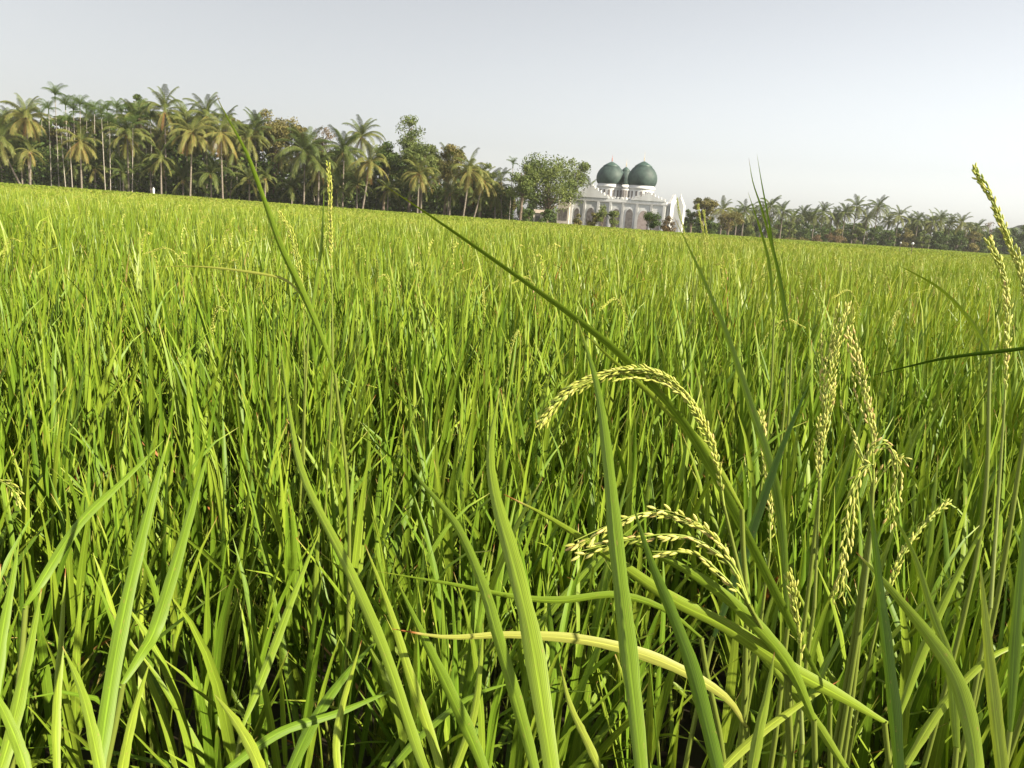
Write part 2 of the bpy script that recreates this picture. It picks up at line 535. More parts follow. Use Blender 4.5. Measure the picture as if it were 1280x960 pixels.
# nearest first; the ones beside the view come last
order = np.argsort(np.hypot(gx, gy) + np.where(np.abs(gx) < 0.74 * gy + 0.35, 0, 100))
gx, gy = gx[order], gy[order]
NEAR = 268
used = [False] * len(protos)
for i in range(NEAR):
    k = int(rng.integers(0, 7)) if rng.random() > 0.09 else int(rng.integers(7, 9))
    if k >= 7 and gy[i] < 2.3:
        k -= 7
    o = protos[k] if not used[k] else copy_tree(protos[k])
    used[k] = True
    o.location = (gx[i], gy[i], 0)
    o.rotation_euler = (0, 0, rng.random() * 6.283)
    low = 0.80 + 0.20 * min(1, max(0, (gy[i] - 1.0) / 1.6))
    s = rng.uniform(0.94, 1.06)
    o.scale = (s, s, s * low * .95 * (1 + 0.05 * patch(gx[i], gy[i])))

# ---- the rest of the field
arrs = []
x1, y1 = gx[NEAR:], gy[NEAR:]
vars_ = []
for k in range(8):
    r = np.random.default_rng(200 + k)
    fo, st, hd = make_hill(r, 14, 4, 1, wid=1.1, stems=False, heads=1 if k == 2 else 0)
    vars_.append((fo, hd))
grain_arrs = []
pick = rng.integers(0, 8, len(x1))
for k in range(8):
    m = pick == k
    n = int(m.sum())
    pos = np.stack([x1[m], y1[m], np.zeros(n)], 1)
    sc = np.stack([rng.uniform(.95, 1.1, n), rng.uniform(.84, 1.0, n) * (1 + 0.05 * patch(x1[m], y1[m]))], 1)
    rz = rng.random(n) * 6.283
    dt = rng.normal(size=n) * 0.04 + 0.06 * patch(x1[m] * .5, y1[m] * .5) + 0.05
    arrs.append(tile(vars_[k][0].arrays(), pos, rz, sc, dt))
    if vars_[k][1].n:
        grain_arrs.append(tile(vars_[k][1].arrays(), pos, rz, sc, dt))


def scatter(y0, y1_, dens, half=0.95):
    A = half * (y1_ ** 2 - y0 ** 2)
    n = int(A * dens)
    y = np.sqrt(rng.random(n) * (y1_ ** 2 - y0 ** 2) + y0 ** 2)
    x = (rng.random(n) * 2 - 1) * half * y
    m = y < field_edge(x)
    return x[m], y[m]


for (ya, yb, dens, till, per, nseg, wid, hds) in ((15.8, 42, 7.0, 9, 2, 3, 1.6, True), (42, 110, 1.6, 10, 1, 2, 3.6, False), (110, 252, 0.8, 10, 1, 2, 6.0, False)):
    xs, ys = scatter(ya, yb, dens)
    pick = rng.integers(0, 5, len(xs))
    for k in range(5):
        r = np.random.default_rng(300 + k)
        fo, st, hd = make_hill(r, till, nseg, 1, wid=wid, stems=False, per=per, heads=1 if (hds and k == 0) else 0, dead_p=0.15)
        v = fo.arrays()
        if not hds:
            v[0][:, :2] *= 3.0 if ya < 100 else 5.0
        m = pick == k
        n = int(m.sum())
        pos = np.stack([xs[m], ys[m], np.zeros(n)], 1)
        sc = np.stack([rng.uniform(.95, 1.1, n), rng.uniform(.84, .96, n) * (1 + 0.03 * patch(xs[m] * .4, ys[m] * .4))], 1)
        rz = rng.random(n) * 6.283
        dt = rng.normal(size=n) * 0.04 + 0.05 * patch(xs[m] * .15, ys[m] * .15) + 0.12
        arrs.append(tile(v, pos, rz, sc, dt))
        if hds and k == 0:
            grain_arrs.append(tile(hd.arrays(), pos, rz, sc, dt))
sx, sy = np.meshgrid(np.arange(-4.4, 5.2, .2), np.arange(-1.6, 1.0, .2))  # unseen rice beside and behind the camera, added to shade the front rows
sx = sx.ravel() + rng.normal(size=sx.size) * .05; sy = sy.ravel() + rng.normal(size=sy.size) * .05
m = ((sy < 0.12) | (np.abs(sx) > 0.74 * sy + 0.42)) & (np.hypot(sx, sy) > .25)
sx, sy = sx[m], sy[m]
for k in range(4):
    q = np.arange(len(sx)) % 4 == k
    n = int(q.sum())
    arrs.append(tile(vars_[k][0].arrays(), np.stack([sx[q], sy[q], np.zeros(n)], 1), rng.random(n) * 6.283,
                     np.stack([rng.uniform(.95, 1.1, n), rng.uniform(.82, .94, n)], 1), rng.normal(size=n) * .04 + .05))
big = concat(arrs + grain_arrs)
nleaf = sum(len(a[1]) for a in arrs)
me = mesh_from('rice_field', big, smooth=False)
me.materials.append(M['ricefar'])
me.materials.append(M['grain'])
mi = np.zeros(len(big[1]), np.int32)
mi[nleaf:] = 1
me.polygons.foreach_set('material_index', mi)
fld = link('rice_field', me)
tag(fld, 'bright green rice crop filling the paddy from the near rows back to the trees', 'rice crop', kind='stuff')
del arrs, grain_arrs, big

# ------------------------------------------------------------------ singled-out rice plants in front
def hero_leaf(pts, d, width, tint, twist, fold=0.5):
    """pts from base to tip in the photograph, d = depths at base and tip"""
    n = len(pts)
    W = [at(x, y, d[0] + (d[1] - d[0]) * i / (n - 1)) for i, (x, y) in enumerate(pts)]
    P, Ln = resample(catmull(W, 60), 26)
    T = np.gradient(P, axis=0); T /= np.linalg.norm(T, axis=1)[:, None]
    view = P - np.array(cam_pos); view /= np.linalg.norm(view, axis=1)[:, None]
    S = np.cross(T, view); S /= np.linalg.norm(S, axis=1)[:, None]
    N_ = np.cross(S, T)
    tw = np.linspace(twist[0], twist[1], len(P))
    S2 = np.cos(tw)[:, None] * S + np.sin(tw)[:, None] * N_
    N2 = np.cross(S2, T)
    b = Buf()
    ribbon(b, P, S2, N2, width * .92 * (1 + 0.05 * np.sin(np.linspace(0, 1, len(P)) * rng.uniform(20, 34) + rng.random() * 6) + 0.03 * rng.normal(size=len(P))), 2, tint, fold, 0.28 if pts[0][1] < 930 else 0.6, burn=rng.choice([0.0, 0.3, 0.55]))
    return b, P


def hero(label, base, leaves=(), heads=(), group=None):
    """leaves: (points base->tip, depths, width, tint, twist); heads: (points base->tip, depths, strands, spread, options)"""
    bx, by = base
    root = thing('rice_plant', label, 'rice plant', (bx, by, 0), group=group)
    inv = Vector((-bx, -by, 0))
    sh = np.array(inv)

    def emit(name, buf, mat):
        a = buf.arrays()
        a = (a[0] + sh.astype(np.float32), a[1], a[2], a[3])
        return link(name, mesh_from(name, a), mat, root)

    def stem_to(P, q0, r1=0.0022):
        # a culm from the ground to the organ's lower end, arriving along its direction
        q = np.array(q0) ; d = P[1] - P[0]; d /= np.linalg.norm(d) + 1e-9
        g = np.array([bx * .45 + P[0][0] * .55 + rng.normal() * .01, by * .45 + P[0][1] * .55 + rng.normal() * .01, 0.0])
        k = P[0] * .8 + g * .2 - d * 0.05
        k[2] = P[0][2] * .78
        b = Buf()
        c = catmull([g, g * .5 + k * .5, k, P[0] + d * 0.004], 18)
        b.tube(c, np.linspace(0.0042, r1, 18), 6, 0.45)
        emit('stem', b, M['stem'])

    for lf in leaves:
        b, P = hero_leaf(*lf[:5])
        if len(lf) == 5:
            stem_to(P, P[0])
        emit('leaf', b, M['rice'])
    for hd in heads:
        pts, d, strands, spread, kw = hd
        n = len(pts)
        W = [np.array(at(x, y, d[0] + (d[1] - d[0]) * i / (n - 1))) for i, (x, y) in enumerate(pts)]
        kw = dict(kw)
        neck = kw.pop('neck', None)
        b = Buf()
        panicle(b, W, strands, spread, **kw)
        if neck:
            nk = [np.array(at(x, y, dd)) for x, y, dd in neck]
            c = catmull(nk + [W[0]], 16)
            s = Buf(); s.tube(c, np.linspace(0.0022, 0.0012, 16), 6, 0.5)
            emit('stem', s, M['stem'])
            stem_to(c, c[0])
        else:
            stem_to(np.array(W), W[0], 0.0014)
        emit('panicle', b, M['grain'])
    return root


hero('rice plant whose arching grain head bows left from a long dark green flag leaf', (0.24, 0.78),
     leaves=[([(1040, 880), (975, 755), (905, 618), (850, 525), (786, 455), (720, 400), (620, 328), (540, 272), (472, 226)], (0.78, 0.64), 0.0120, 0.32, (0.35, 0.8)),
             ([(930, 640), (880, 560), (820, 500), (765, 450), (728, 415)], (0.74, 0.72), 0.009, 0.52, (0.0, 0.6))],
     heads=[([(905, 632), (897, 580), (880, 530), (850, 485), (805, 463), (760, 467), (715, 487), (682, 522)], (0.72, 0.70), 16, 0.0058, dict(neck=[(935, 760, 0.74)], tint=0.42, dens=1.15, gl=0.0070, gw=0.0023, sag=0.004))])
hero('rice plant with two broad folded leaves under a nodding cream grain head in loose strands', (0.30, 0.70),
     leaves=[([(1110, 905), (1050, 870), (985, 835), (910, 785), (840, 750), (762, 697), (690, 650), (630, 618)], (0.66, 0.60), 0.0145, 0.50, (0.1, 0.5)),
             ([(1020, 905), (985, 830), (935, 772), (882, 728), (815, 690), (760, 660)], (0.63, 0.62), 0.0125, 0.46, (0.0, 0.4)),
             ([(935, 912), (905, 870), (830, 828), (740, 802), (640, 794), (560, 797), (490, 786)], (0.66, 0.60), 0.0105, 0.79, (0.0, 0.4))],
     heads=[([(938, 760), (922, 715), (892, 672), (850, 648), (810, 640), (765, 655), (718, 676)], (0.62, 0.58), 7, 0.0040, dict(neck=[(985, 850, 0.66)], tint=0.66, gl=0.0084, gw=0.0028, dens=0.85)),
            ([(936, 755), (912, 705), (872, 675), (830, 668), (780, 676), (722, 690)], (0.615, 0.60), 5, 0.0035, dict(neck=[(988, 853, 0.66)], tint=0.66, gl=0.0084, gw=0.0028, dens=0.85)),
            ([(930, 748), (900, 716), (868, 692), (815, 689)], (0.615, 0.61), 4, 0.003, dict(neck=[(988, 855, 0.66)], tint=0.6, gl=0.0084, gw=0.0028))])
hero('rice plant with one tall straight pale green leaf standing before the nodding heads', (0.12, 0.42),
     leaves=[([(805, 1000), (795, 900), (783, 800), (769, 680), (758, 570), (745, 480), (722, 400)], (0.46, 0.56), 0.0125, 0.36, (0.1, 0.4))])
hero('rice plant with a broad glossy yellow green leaf rising steeply near the camera', (0.03, 0.44),
     leaves=[([(695, 1000), (682, 910), (662, 790), (640, 700), (618, 620), (612, 560), (625, 485)], (0.43, 0.56), 0.0135, 0.46, (0.0, 0.5)),
             ([(676, 1000), (660, 930), (621, 795), (602, 731), (569, 656), (524, 600), (500, 560)], (0.52, 0.60), 0.0105, 0.42, (0.2, 0.6))])
hero('rice plant with a stiff dark ribbed leaf slanting across the broad folded leaves', (0.17, 0.46),
     leaves=[([(905, 1000), (885, 915), (862, 830), (838, 765), (812, 700), (790, 628)], (0.48, 0.55), 0.0115, 0.30, (0.3, 0.5))])
hero('rice plant with one long slender leaf sloping from upper left down to mid field bottom', (-0.06, 0.52),
     leaves=[([(548, 1000), (524, 945), (480, 815), (432, 706), (380, 600), (362, 520), (348, 410)], (0.52, 0.66), 0.0095, 0.44, (0.2, 0.6))])
hero('rice plant with paired short pointed leaves leaning left beside the long slender leaf', (-0.03, 0.62),
     leaves=[([(612, 985), (594, 935), (557, 855), (524, 787), (494, 722)], (0.60, 0.62), 0.0115, 0.40, (0.2, 0.5)),
             ([(556, 985), (540, 925), (512, 844), (486, 761), (456, 680)], (0.62, 0.66), 0.0095, 0.55, (0.1, 0.4))])
hero('rice plant with the tallest lone leaf rising above the grove skyline on the left', (-0.18, 1.15),
     leaves=[([(420, 470), (395, 405), (370, 350), (350, 307), (327, 243), (307, 190), (280, 140), (270, 118)], (1.12, 1.02), 0.0115, 0.42, (0.3, 0.6)),
             ([(384, 378), (360, 352), (330, 343), (260, 334), (200, 333)], (1.10, 1.1), 0.0045, 0.78, (0.0, 0.3), 0)])
hero('rice plant with a tight upright golden grain head against the palm trunks', (-0.40, 1.62),
     heads=[([(415, 345), (414, 300), (412, 250), (411, 206)], (1.58, 1.56), 12, 0.0034, dict(neck=[(416, 450, 1.6)], tint=0.5))],
     leaves=[([(385, 420), (395, 350), (402, 300), (405, 234)], (1.6, 1.58), 0.010, 0.42, (0.3, 0.6))])
hero('rice plant with a pale yellow grain head bent left below the tall golden one', (-0.50, 1.75),
     heads=[([(380, 395), (377, 360), (371, 318), (360, 285), (350, 268)], (1.72, 1.7), 11, 0.0050, dict(neck=[(381, 480, 1.74)], tint=0.42))])
hero('rice plant with a long bent flag leaf curving beside the mosque end wall', (0.30, 0.98),
     leaves=[([(985, 790), (976, 660), (960, 575), (941, 520), (922, 460), (900, 400), (872, 335), (843, 272)], (0.82, 0.95), 0.0125, 0.36, (0.3, 0.8))],
     heads=[([(963, 690), (962, 640), (958, 580), (952, 520)], (0.92, 0.95), 8, 0.0035, dict(tint=0.62))])
hero('rice plant with three thin leaves crossing above the skyline right of the mosque', (0.62, 1.75),
     leaves=[([(985, 430), (972, 340), (965, 310), (952, 262), (941, 228), (936, 198)], (1.75, 1.7), 0.009, 0.34, (0.4, 0.6)),
             ([(990, 430), (975, 350), (966, 311), (960, 273), (952, 230), (946, 192)], (1.72, 1.7), 0.0085, 0.3, (0.4, 0.8)),
             ([(968, 400), (961, 330), (950, 287), (942, 262), (935, 240)], (1.78, 1.75), 0.009, 0.42, (0.3, 0.6))])
hero('rice plant with twin yellow upright heads in front of the olive tree', (0.86, 3.4),
     heads=[([(884, 330), (880, 300), (876, 280), (873, 258)], (3.35, 3.3), 10, 0.006, dict(neck=[(888, 380, 3.4)], tint=0.45, gl=.009)),
            ([(887, 330), (884, 300), (882, 285), (880, 264)], (3.37, 3.36), 9, 0.005, dict(neck=[(890, 380, 3.4)], tint=0.42, gl=.009)),
            ([(862, 320), (855, 290), (850, 270), (846, 250)], (3.37, 3.36), 9, 0.005, dict(neck=[(868, 380, 3.4)], tint=0.42, gl=.009))])
hero('rice plant with the tall yellow grain head curving up over the right skyline', (0.60, 0.92),
     heads=[([(1283, 400), (1277, 350), (1266, 310), (1250, 268), (1235, 238), (1217, 213)], (0.86, 0.88), 13, 0.0034, dict(neck=[(1282, 540, 0.86)], tint=0.48))])
hero('rice plant with a slim golden head on a long bare stalk at the right border', (0.52, 0.84),
     heads=[([(1256, 500), (1259, 440), (1262, 385), (1255, 340), (1240, 303)], (0.82, 0.84), 11, 0.0045, dict(neck=[(1238, 760, 0.80), (1248, 620, 0.82)], tint=0.5))],
     leaves=[([(1240, 450), (1215, 405), (1175, 362), (1120, 330)], (1.0, 1.05), 0.007, 0.45, (0.5, 0.8)),
             ([(1330, 425), (1280, 437), (1190, 448), (1140, 458), (1084, 471)], (0.80, 0.86), 0.0085, 0.06, (0.9, 1.1))])
hero('rice plant with a forked upright cream grain head, open and feathery at its top', (0.42, 1.02),
     heads=[([(1024, 625), (1026, 560), (1033, 500), (1043, 440), (1055, 390)], (0.95, 0.95), 17, 0.0085, dict(neck=[(1018, 760, 0.95)], tint=0.54, dens=1.0)),
            ([(1026, 560), (1030, 500), (1028, 425)], (0.95, 0.96), 4, 0.003, dict(neck=[(1024, 625, 0.95)], tint=0.66))])
hero('rice plant with a ragged cream grain head spraying and drooping on both sides', (0.42, 0.86),
     heads=[([(1092, 590), (1090, 545), (1080, 495), (1072, 455), (1060, 420)], (0.84, 0.86), 13, 0.0065, dict(neck=[(1078, 760, 0.82), (1090, 660, 0.83)], tint=0.66, dens=0.8)),
            ([(1090, 600), (1080, 575), (1066, 540), (1052, 512)], (0.84, 0.86), 4, 0.004, dict(neck=[(1088, 660, 0.83)], tint=0.62)),
            ([(1090, 605), (1085, 570), (1100, 556), (1112, 558), (1122, 590), (1112, 650)], (0.83, 0.82), 6, 0.0055, dict(neck=[(1088, 660, 0.83)], tint=0.6, dens=.8)),
            ([(1092, 600), (1090, 580), (1072, 600), (1062, 650), (1056, 700), (1050, 745)], (0.82, 0.81), 9, 0.0065, dict(neck=[(1088, 660, 0.83)], tint=0.58, dens=.9, gl=.0095)),
            ([(1092, 610), (1105, 590), (1124, 572), (1134, 580)], (0.83, 0.83), 4, 0.004, dict(neck=[(1088, 660, 0.83)], tint=0.55))])
hero('rice plant with a short stubby yellow grain head low among crossing leaves', (0.36, 0.72),
     heads=[([(1000, 838), (1000, 795), (995, 755), (988, 718)], (0.74, 0.74), 9, 0.005, dict(neck=[(1003, 930, 0.72)], tint=0.40))],
     leaves=[([(1060, 965), (1010, 890), (960, 830), (905, 770)], (0.66, 0.68), 0.009, 0.5, (0.1, 0.4))])
hero('rice plant with a dark upright leaf blade in the right front corner', (0.30, 0.46),
     leaves=[([(1125, 1000), (1114, 880), (1105, 800), (1097, 730), (1084, 600)], (0.46, 0.52), 0.0105, 0.12, (0.6, 0.8))])
hero('rice plant with a broad pale leaf arching down to the right front corner', (0.46, 0.62),
     leaves=[([(1222, 1000), (1216, 925), (1195, 850), (1160, 795), (1105, 728), (1070, 690)], (0.56, 0.64), 0.0135, 0.42, (0.0, 0.4)),
             ([(1196, 940), (1186, 830), (1164, 765), (1140, 690), (1105, 625)], (0.66, 0.72), 0.0095, 0.5, (0.2, 0.5))])
hero('rice plant with a bright lime leaf standing upright close to the right border', (0.36, 0.42),
     leaves=[([(1256, 1000), (1245, 910), (1236, 830), (1230, 765), (1225, 705)], (0.42, 0.46), 0.0085, 0.66, (0.3, 0.5)),
             ([(1262, 920), (1268, 800), (1276, 700), (1284, 600)], (0.66, 0.70), 0.0105, 0.3, (0.2, 0.5))])
hero('rice plant with two broad upright leaves side by side at lower left', (-0.38, 0.72),
     leaves=[([(120, 990), (133, 890), (150, 787), (171, 694), (195, 600), (213, 540)], (0.56, 0.66), 0.0128, 0.34, (0.1, 0.4)),
             ([(150, 860), (178, 815), (194, 785), (221, 697), (247, 607), (262, 560)], (0.60, 0.70), 0.0120, 0.36, (0.1, 0.5)),
             ])
hero('rice plant with a yellow spear leaf tipped red at bottom left', (-0.28, 0.58),
     leaves=[([(146, 1000), (158, 930), (170, 880), (187, 828)], (0.52, 0.54), 0.0075, 0.55, (0.2, 0.4)),
             ([(132, 1000), (116, 920), (101, 862), (78, 808)], (0.48, 0.52), 0.0080, 0.50, (0.1, 0.4))])
hero('rice plant with a pale pointed leaf leaning left at the bottom edge', (-0.18, 0.62),
     leaves=[([(335, 990), (318, 945), (296, 905), (268, 868)], (0.52, 0.56), 0.0090, 0.58, (0.1, 0.4)),
             ([(300, 915), (330, 840), (360, 761), (382, 705), (401, 662)], (0.70, 0.80), 0.0095, 0.40, (0.2, 0.5))])
hero('rice plant with a long leaf lying over toward the upper right at left border', (-0.50, 0.78),
     leaves=[([(30, 760), (49, 731), (97, 656), (154, 600), (205, 550)], (0.66, 0.76), 0.0105, 0.34, (0.2, 0.5))],
     heads=[([(-14, 596), (5, 604), (18, 614), (27, 632)], (0.9, 0.88), 6, 0.004, dict(tint=0.55))])

hero('rice plant with one thin leaf lying level behind the tall pale leaf', (0.26, 0.80),
     leaves=[([(880, 800), (830, 762), (770, 744), (700, 751), (640, 746), (560, 730), (470, 714)], (0.72, 0.70), 0.0080, 0.40, (0.3, 0.6))])
hero('rice plant with a wide shaded dark leaf leaning right behind the slanting pale leaf', (0.26, 0.92),
     leaves=[([(890, 800), (912, 735), (935, 670), (965, 585), (990, 525), (1016, 468)], (0.80, 0.86), 0.0165, 0.04, (0.7, 0.9))])  # shadowed blade: its shade is put into the dark tint
hero('rice plant with a short pale upright leaf beside the stubby yellow head', (0.30, 0.62),
     leaves=[([(935, 990), (948, 915), (958, 870), (968, 815)], (0.55, 0.58), 0.0085, 0.52, (0.1, 0.3)),
             ([(880, 985), (940, 925), (1000, 880), (1050, 850)], (0.62, 0.66), 0.0080, 0.62, (0.1, 0.5))])
hero('rice plant with a slanting leaf crossing the bottom edge toward the right', (-0.14, 0.80),
     leaves=[([(280, 965), (350, 915), (424, 890), (505, 856)], (0.66, 0.74), 0.0095, 0.30, (0.1, 0.4)),
             ([(350, 990), (392, 900), (430, 845), (475, 795)], (0.72, 0.80), 0.0135, 0.22, (0.3, 0.5)),
             ([(425, 985), (420, 930), (428, 880), (452, 800)], (0.66, 0.7), 0.0075, 0.6, (0.1, 0.4))])
hero('rice plant with narrow upright leaves in the left front corner', (-0.50, 0.66),
     leaves=[([(-8, 900), (0, 810), (12, 740), (24, 676)], (0.6, 0.66), 0.0095, 0.38, (0.1, 0.4)),
             ([(-10, 990), (10, 930), (32, 830), (52, 735)], (0.58, 0.64), 0.0115, 0.36, (0.2, 0.5)),
             ([(72, 990), (70, 900), (76, 800), (82, 710)], (0.62, 0.68), 0.0075, 0.5, (0.1, 0.3)),
             ([(40, 985), (22, 930), (0, 880), (-20, 850)], (0.5, 0.52), 0.0085, 0.40, (0.0, 0.3))])
hero('rice plant with two crossing straw tipped leaves near the front middle', (0.08, 0.72),
     leaves=[([(560, 985), (590, 900), (600, 830), (604, 770)], (0.66, 0.7), 0.0080, 0.5, (0.2, 0.4)),
             ([(760, 985), (735, 930), (712, 880), (700, 830)], (0.62, 0.66), 0.0075, 0.66, (0.1, 0.3)),
             ([(470, 985), (520, 925), (585, 872), (650, 850)], (0.74, 0.78), 0.0085, 0.34, (0.3, 0.6))])
hero('rice plant with a long leaf and yellowing stalk leaning right in the right front rows', (0.50, 0.86),
     leaves=[([(1120, 905), (1150, 820), (1190, 730), (1240, 640)], (0.72, 0.84), 0.0105, 0.46, (0.3, 0.5)),
             ([(1130, 960), (1180, 880), (1240, 820), (1300, 800)], (0.66, 0.70), 0.0085, 0.58, (0.1, 0.4))],
     heads=[([(1100, 760), (1125, 700), (1155, 655), (1185, 630)], (0.86, 0.9), 8, 0.003, dict(tint=0.4))])

# ------------------------------------------------------------------ ground
g = Buf()
xs = np.linspace(-600, 600, 25); ys = np.linspace(-60, 700, 25)
X, Y = np.meshgrid(xs, ys)
f = []
for i in range(24):
    for j in range(24):
        f.append((i * 25 + j, i * 25 + j + 1, (i + 1) * 25 + j + 1, (i + 1) * 25 + j))
g.add(np.stack([X, Y, np.zeros_like(X)], -1).reshape(-1, 3), f)
gr = link('ground', mesh_from('ground', g.arrays()), M['mud'])
tag(gr, None, None, kind='structure')

# wooded hill beyond the right-hand palms
h = Buf()
nx, ny = 90, 24
hx = np.linspace(230, 560, nx); hy = np.linspace(520, 640, ny)
X, Y = np.meshgrid(hx, hy)
prof = np.interp(hx, [230, 300, 320, 345, 380, 460, 560], [0, 2, 5, 16, 30, 42, 30])
Z = prof[None, :] * np.sin(np.linspace(0.0, 1, ny) * math.pi)[:, None] ** 0.7 * 0.9 - 0.05
Z += (np.abs(np.sin(X * .35 + np.sin(Y * .4) * 2)) * np.abs(np.sin(Y * .3 + X * .11)) * 3.0 + rng.random(X.shape) * 1.2) * np.minimum(1, prof[None, :] / 6) * (Z > 0.4)
f = []
for i in range(ny - 1):
    for j in range(nx - 1):
        f.append((i * nx + j, i * nx + j + 1, (i + 1) * nx + j + 1, (i + 1) * nx + j))
h.add(np.stack([X, Y, Z], -1).reshape(-1, 3), f)
ho = link('hill', mesh_from('hill', h.arrays(), False), M['hill'])
tag(ho, None, None, kind='structure')

# ------------------------------------------------------------------ palms
def frond_mesh(name, elev, L, droop, nl, ll, mat, tint, seed):
    r = np.random.default_rng(seed)
    b = Buf()
    n = 14
    t = np.linspace(0, 1, n)
    ang = elev - droop * t ** 1.5
    ds = L / (n - 1)
    x = np.concatenate([[0], np.cumsum(np.cos((ang[:-1] + ang[1:]) / 2) * ds)])
    z = np.concatenate([[0], np.cumsum(np.sin((ang[:-1] + ang[1:]) / 2) * ds)])
    P = np.stack([x, np.zeros(n), z], 1)
    b.tube(P, np.linspace(0.05, 0.012, n), 4, min(1, tint + 0.2))
    for s in (-1, 1):
        for k in range(nl):
            u = 0.14 + 0.86 * (k + r.random() * .6) / nl
            p = np.array([np.interp(u, t, P[:, 0]), 0, np.interp(u, t, P[:, 2])])
            a = np.interp(u, t, ang)
            T = np.array([math.cos(a), 0, math.sin(a)])
            ln = ll * (0.45 + 0.55 * math.sin(min(1, u * 1.25) * math.pi * 0.62)) * r.uniform(.8, 1.1) * (1.0 if u < .8 else 1.25 - u * .6)
            d = T * 0.55 + np.array([0, s * 0.9, 0]) + np.array([0, 0, -0.35])
            d /= np.linalg.norm(d)
            d2 = d + np.array([0, 0, -0.75 * r.uniform(.6, 1.3)]); d2 /= np.linalg.norm(d2)
            w = T * (0.05 * L / 4.2)
            q1 = p + d * ln * .5
            q2 = q1 + d2 * ln * .5
            ti = np.clip(tint + r.normal() * 0.07, 0, 1)
            b.add([p - w * .5, p + w * .5, q1 + w * .55, q1 - w * .55, q2 + w * .1, q2 - w * .1], [(0, 1, 2, 3), (3, 2, 4, 5)], ti)
    me = mesh_from(name, b.arrays(), False)
    me.materials.append(mat)
    return me


COCO = {}
for style, base in (('green', 0.30), ('olive', 0.44), ('yellow', 0.56)):
    COCO[style] = dict(
        up=[frond_mesh('frond', R(78), 4.0, R(55), 44, 0.75, M['frond'], base - .10, 1), frond_mesh('frond', R(62), 4.2, R(85), 44, 0.8, M['frond'], base - .05, 2)],
        mid=[frond_mesh('frond', R(38), 4.5, R(112), 46, 0.85, M['frond'], base, 3), frond_mesh('frond', R(15), 4.3, R(92), 46, 0.85, M['frond'], base + .05, 4)],
        low=[frond_mesh('frond', R(-15), 4.1, R(62), 46, 0.85, M['frond'], base + .14, 5), frond_mesh('frond', R(-42), 3.8, R(40), 44, 0.8, M['frond'], base + .20, 6)],
        dead=[frond_mesh('dead_frond', R(-62), 3.4, R(22), 34, 0.55, M['frond'], 0.94, 7)])
ARECA = [frond_mesh('frond', R(78), 1.7, R(60), 24, 0.6, M['areca'], .5, 11), frond_mesh('frond', R(58), 1.7, R(80), 24, 0.6, M['areca'], .7, 12), frond_mesh('frond', R(32), 1.5, R(85), 24, 0.55, M['areca'], .35, 13)]
nutb = Buf()
for k in range(9):
    a = k * 0.7
    nutb.lathe([(0.01, -.13), (.09, -.09), (.12, 0), (.09, .1), (.01, .14)], 6, (0.24 * math.cos(a), 0.24 * math.sin(a), -0.35 - 0.2 * (k % 3)))
NUT = mesh_from('coconut_bunch', nutb.arrays())
M['nut'] = solid_mat('coconut_husk', (0.30, 0.20, 0.06), c2=(0.18, 0.15, 0.05), rough=.6)


def trunk_buf(top, lean, r0, r1, seg=8, bow=0.06):
    H = top
    b = Buf()
    n = 14
    t = np.linspace(0, 1, n)
    P = np.stack([lean[0] * (t - 1 + bow * 4 * t * (1 - t)), lean[1] * (t - 1), H * t], 1)
    rad = r0 + (r1 - r0) * t
    rad[0] *= 1.5
    rad = rad * (1 + 0.05 * np.sin(np.arange(n) * 2.1))
    P = P - P[0]
    b.tube(P, rad, seg)
    return b, P[-1]


def coconut(px, py, D, style, label, lean=(0, 0), sc=1.0, n=(7, 9, 8, 2), group=None, name='coconut_palm'):
    p = far(px, py, D)
    H = p.z
    tb, tip = trunk_buf(H, lean, 0.14, 0.09)
    root = thing(name, label, 'palm tree', (p.x - tip[0], p.y - tip[1], 0), 0, group)
    part('trunk', tb, M['bark'], root)
    S = COCO[style]
    n = tuple(int(round(q * 1.3)) for q in n[:3]) + (n[3],)
    a0 = random.random() * 6.28
    for (key, cnt) in zip(('up', 'mid', 'low', 'dead'), n):
        a0 += 1.1
        for k in range(cnt):
            me = random.choice(S[key])
            s = sc * random.uniform(.85, 1.1)
            o = link('dead_frond' if key == 'dead' else 'frond', me, None, root, tuple(tip), (random.gauss(0, .10), random.gauss(0, .10), a0 + k * 6.283 / cnt + random.gauss(0, .22)), s)
    link('coconut_bunch', NUT, M['nut'], root, (tip[0], tip[1], tip[2] + .1), (0, 0, a0), sc)
    return root


def areca(px, py, D, label, group=None, sc=1.0, lean=(0, 0)):
    p = far(px, py, D)
    tb, tip = trunk_buf(p.z, lean, 0.07, 0.048, 6)
    root = thing('areca_palm', label, 'palm tree', (p.x - tip[0], p.y - tip[1], 0), 0, group)
    part('trunk', tb, M['bark_pale'], root)
    b = Buf()
    b.tube([(tip[0], tip[1], tip[2] - .05), (tip[0], tip[1], tip[2] + .7)], [.085, .06], 6)
    part('crownshaft', b, M['areca'], root)
    for k in range(12):
        link('frond', ARECA[k % 3], None, root, (tip[0], tip[1], tip[2] + .62), (random.gauss(0, .1), random.gauss(0, .1), k * 2.4 + random.gauss(0, .2)), sc * random.uniform(1.05, 1.4))
    return root


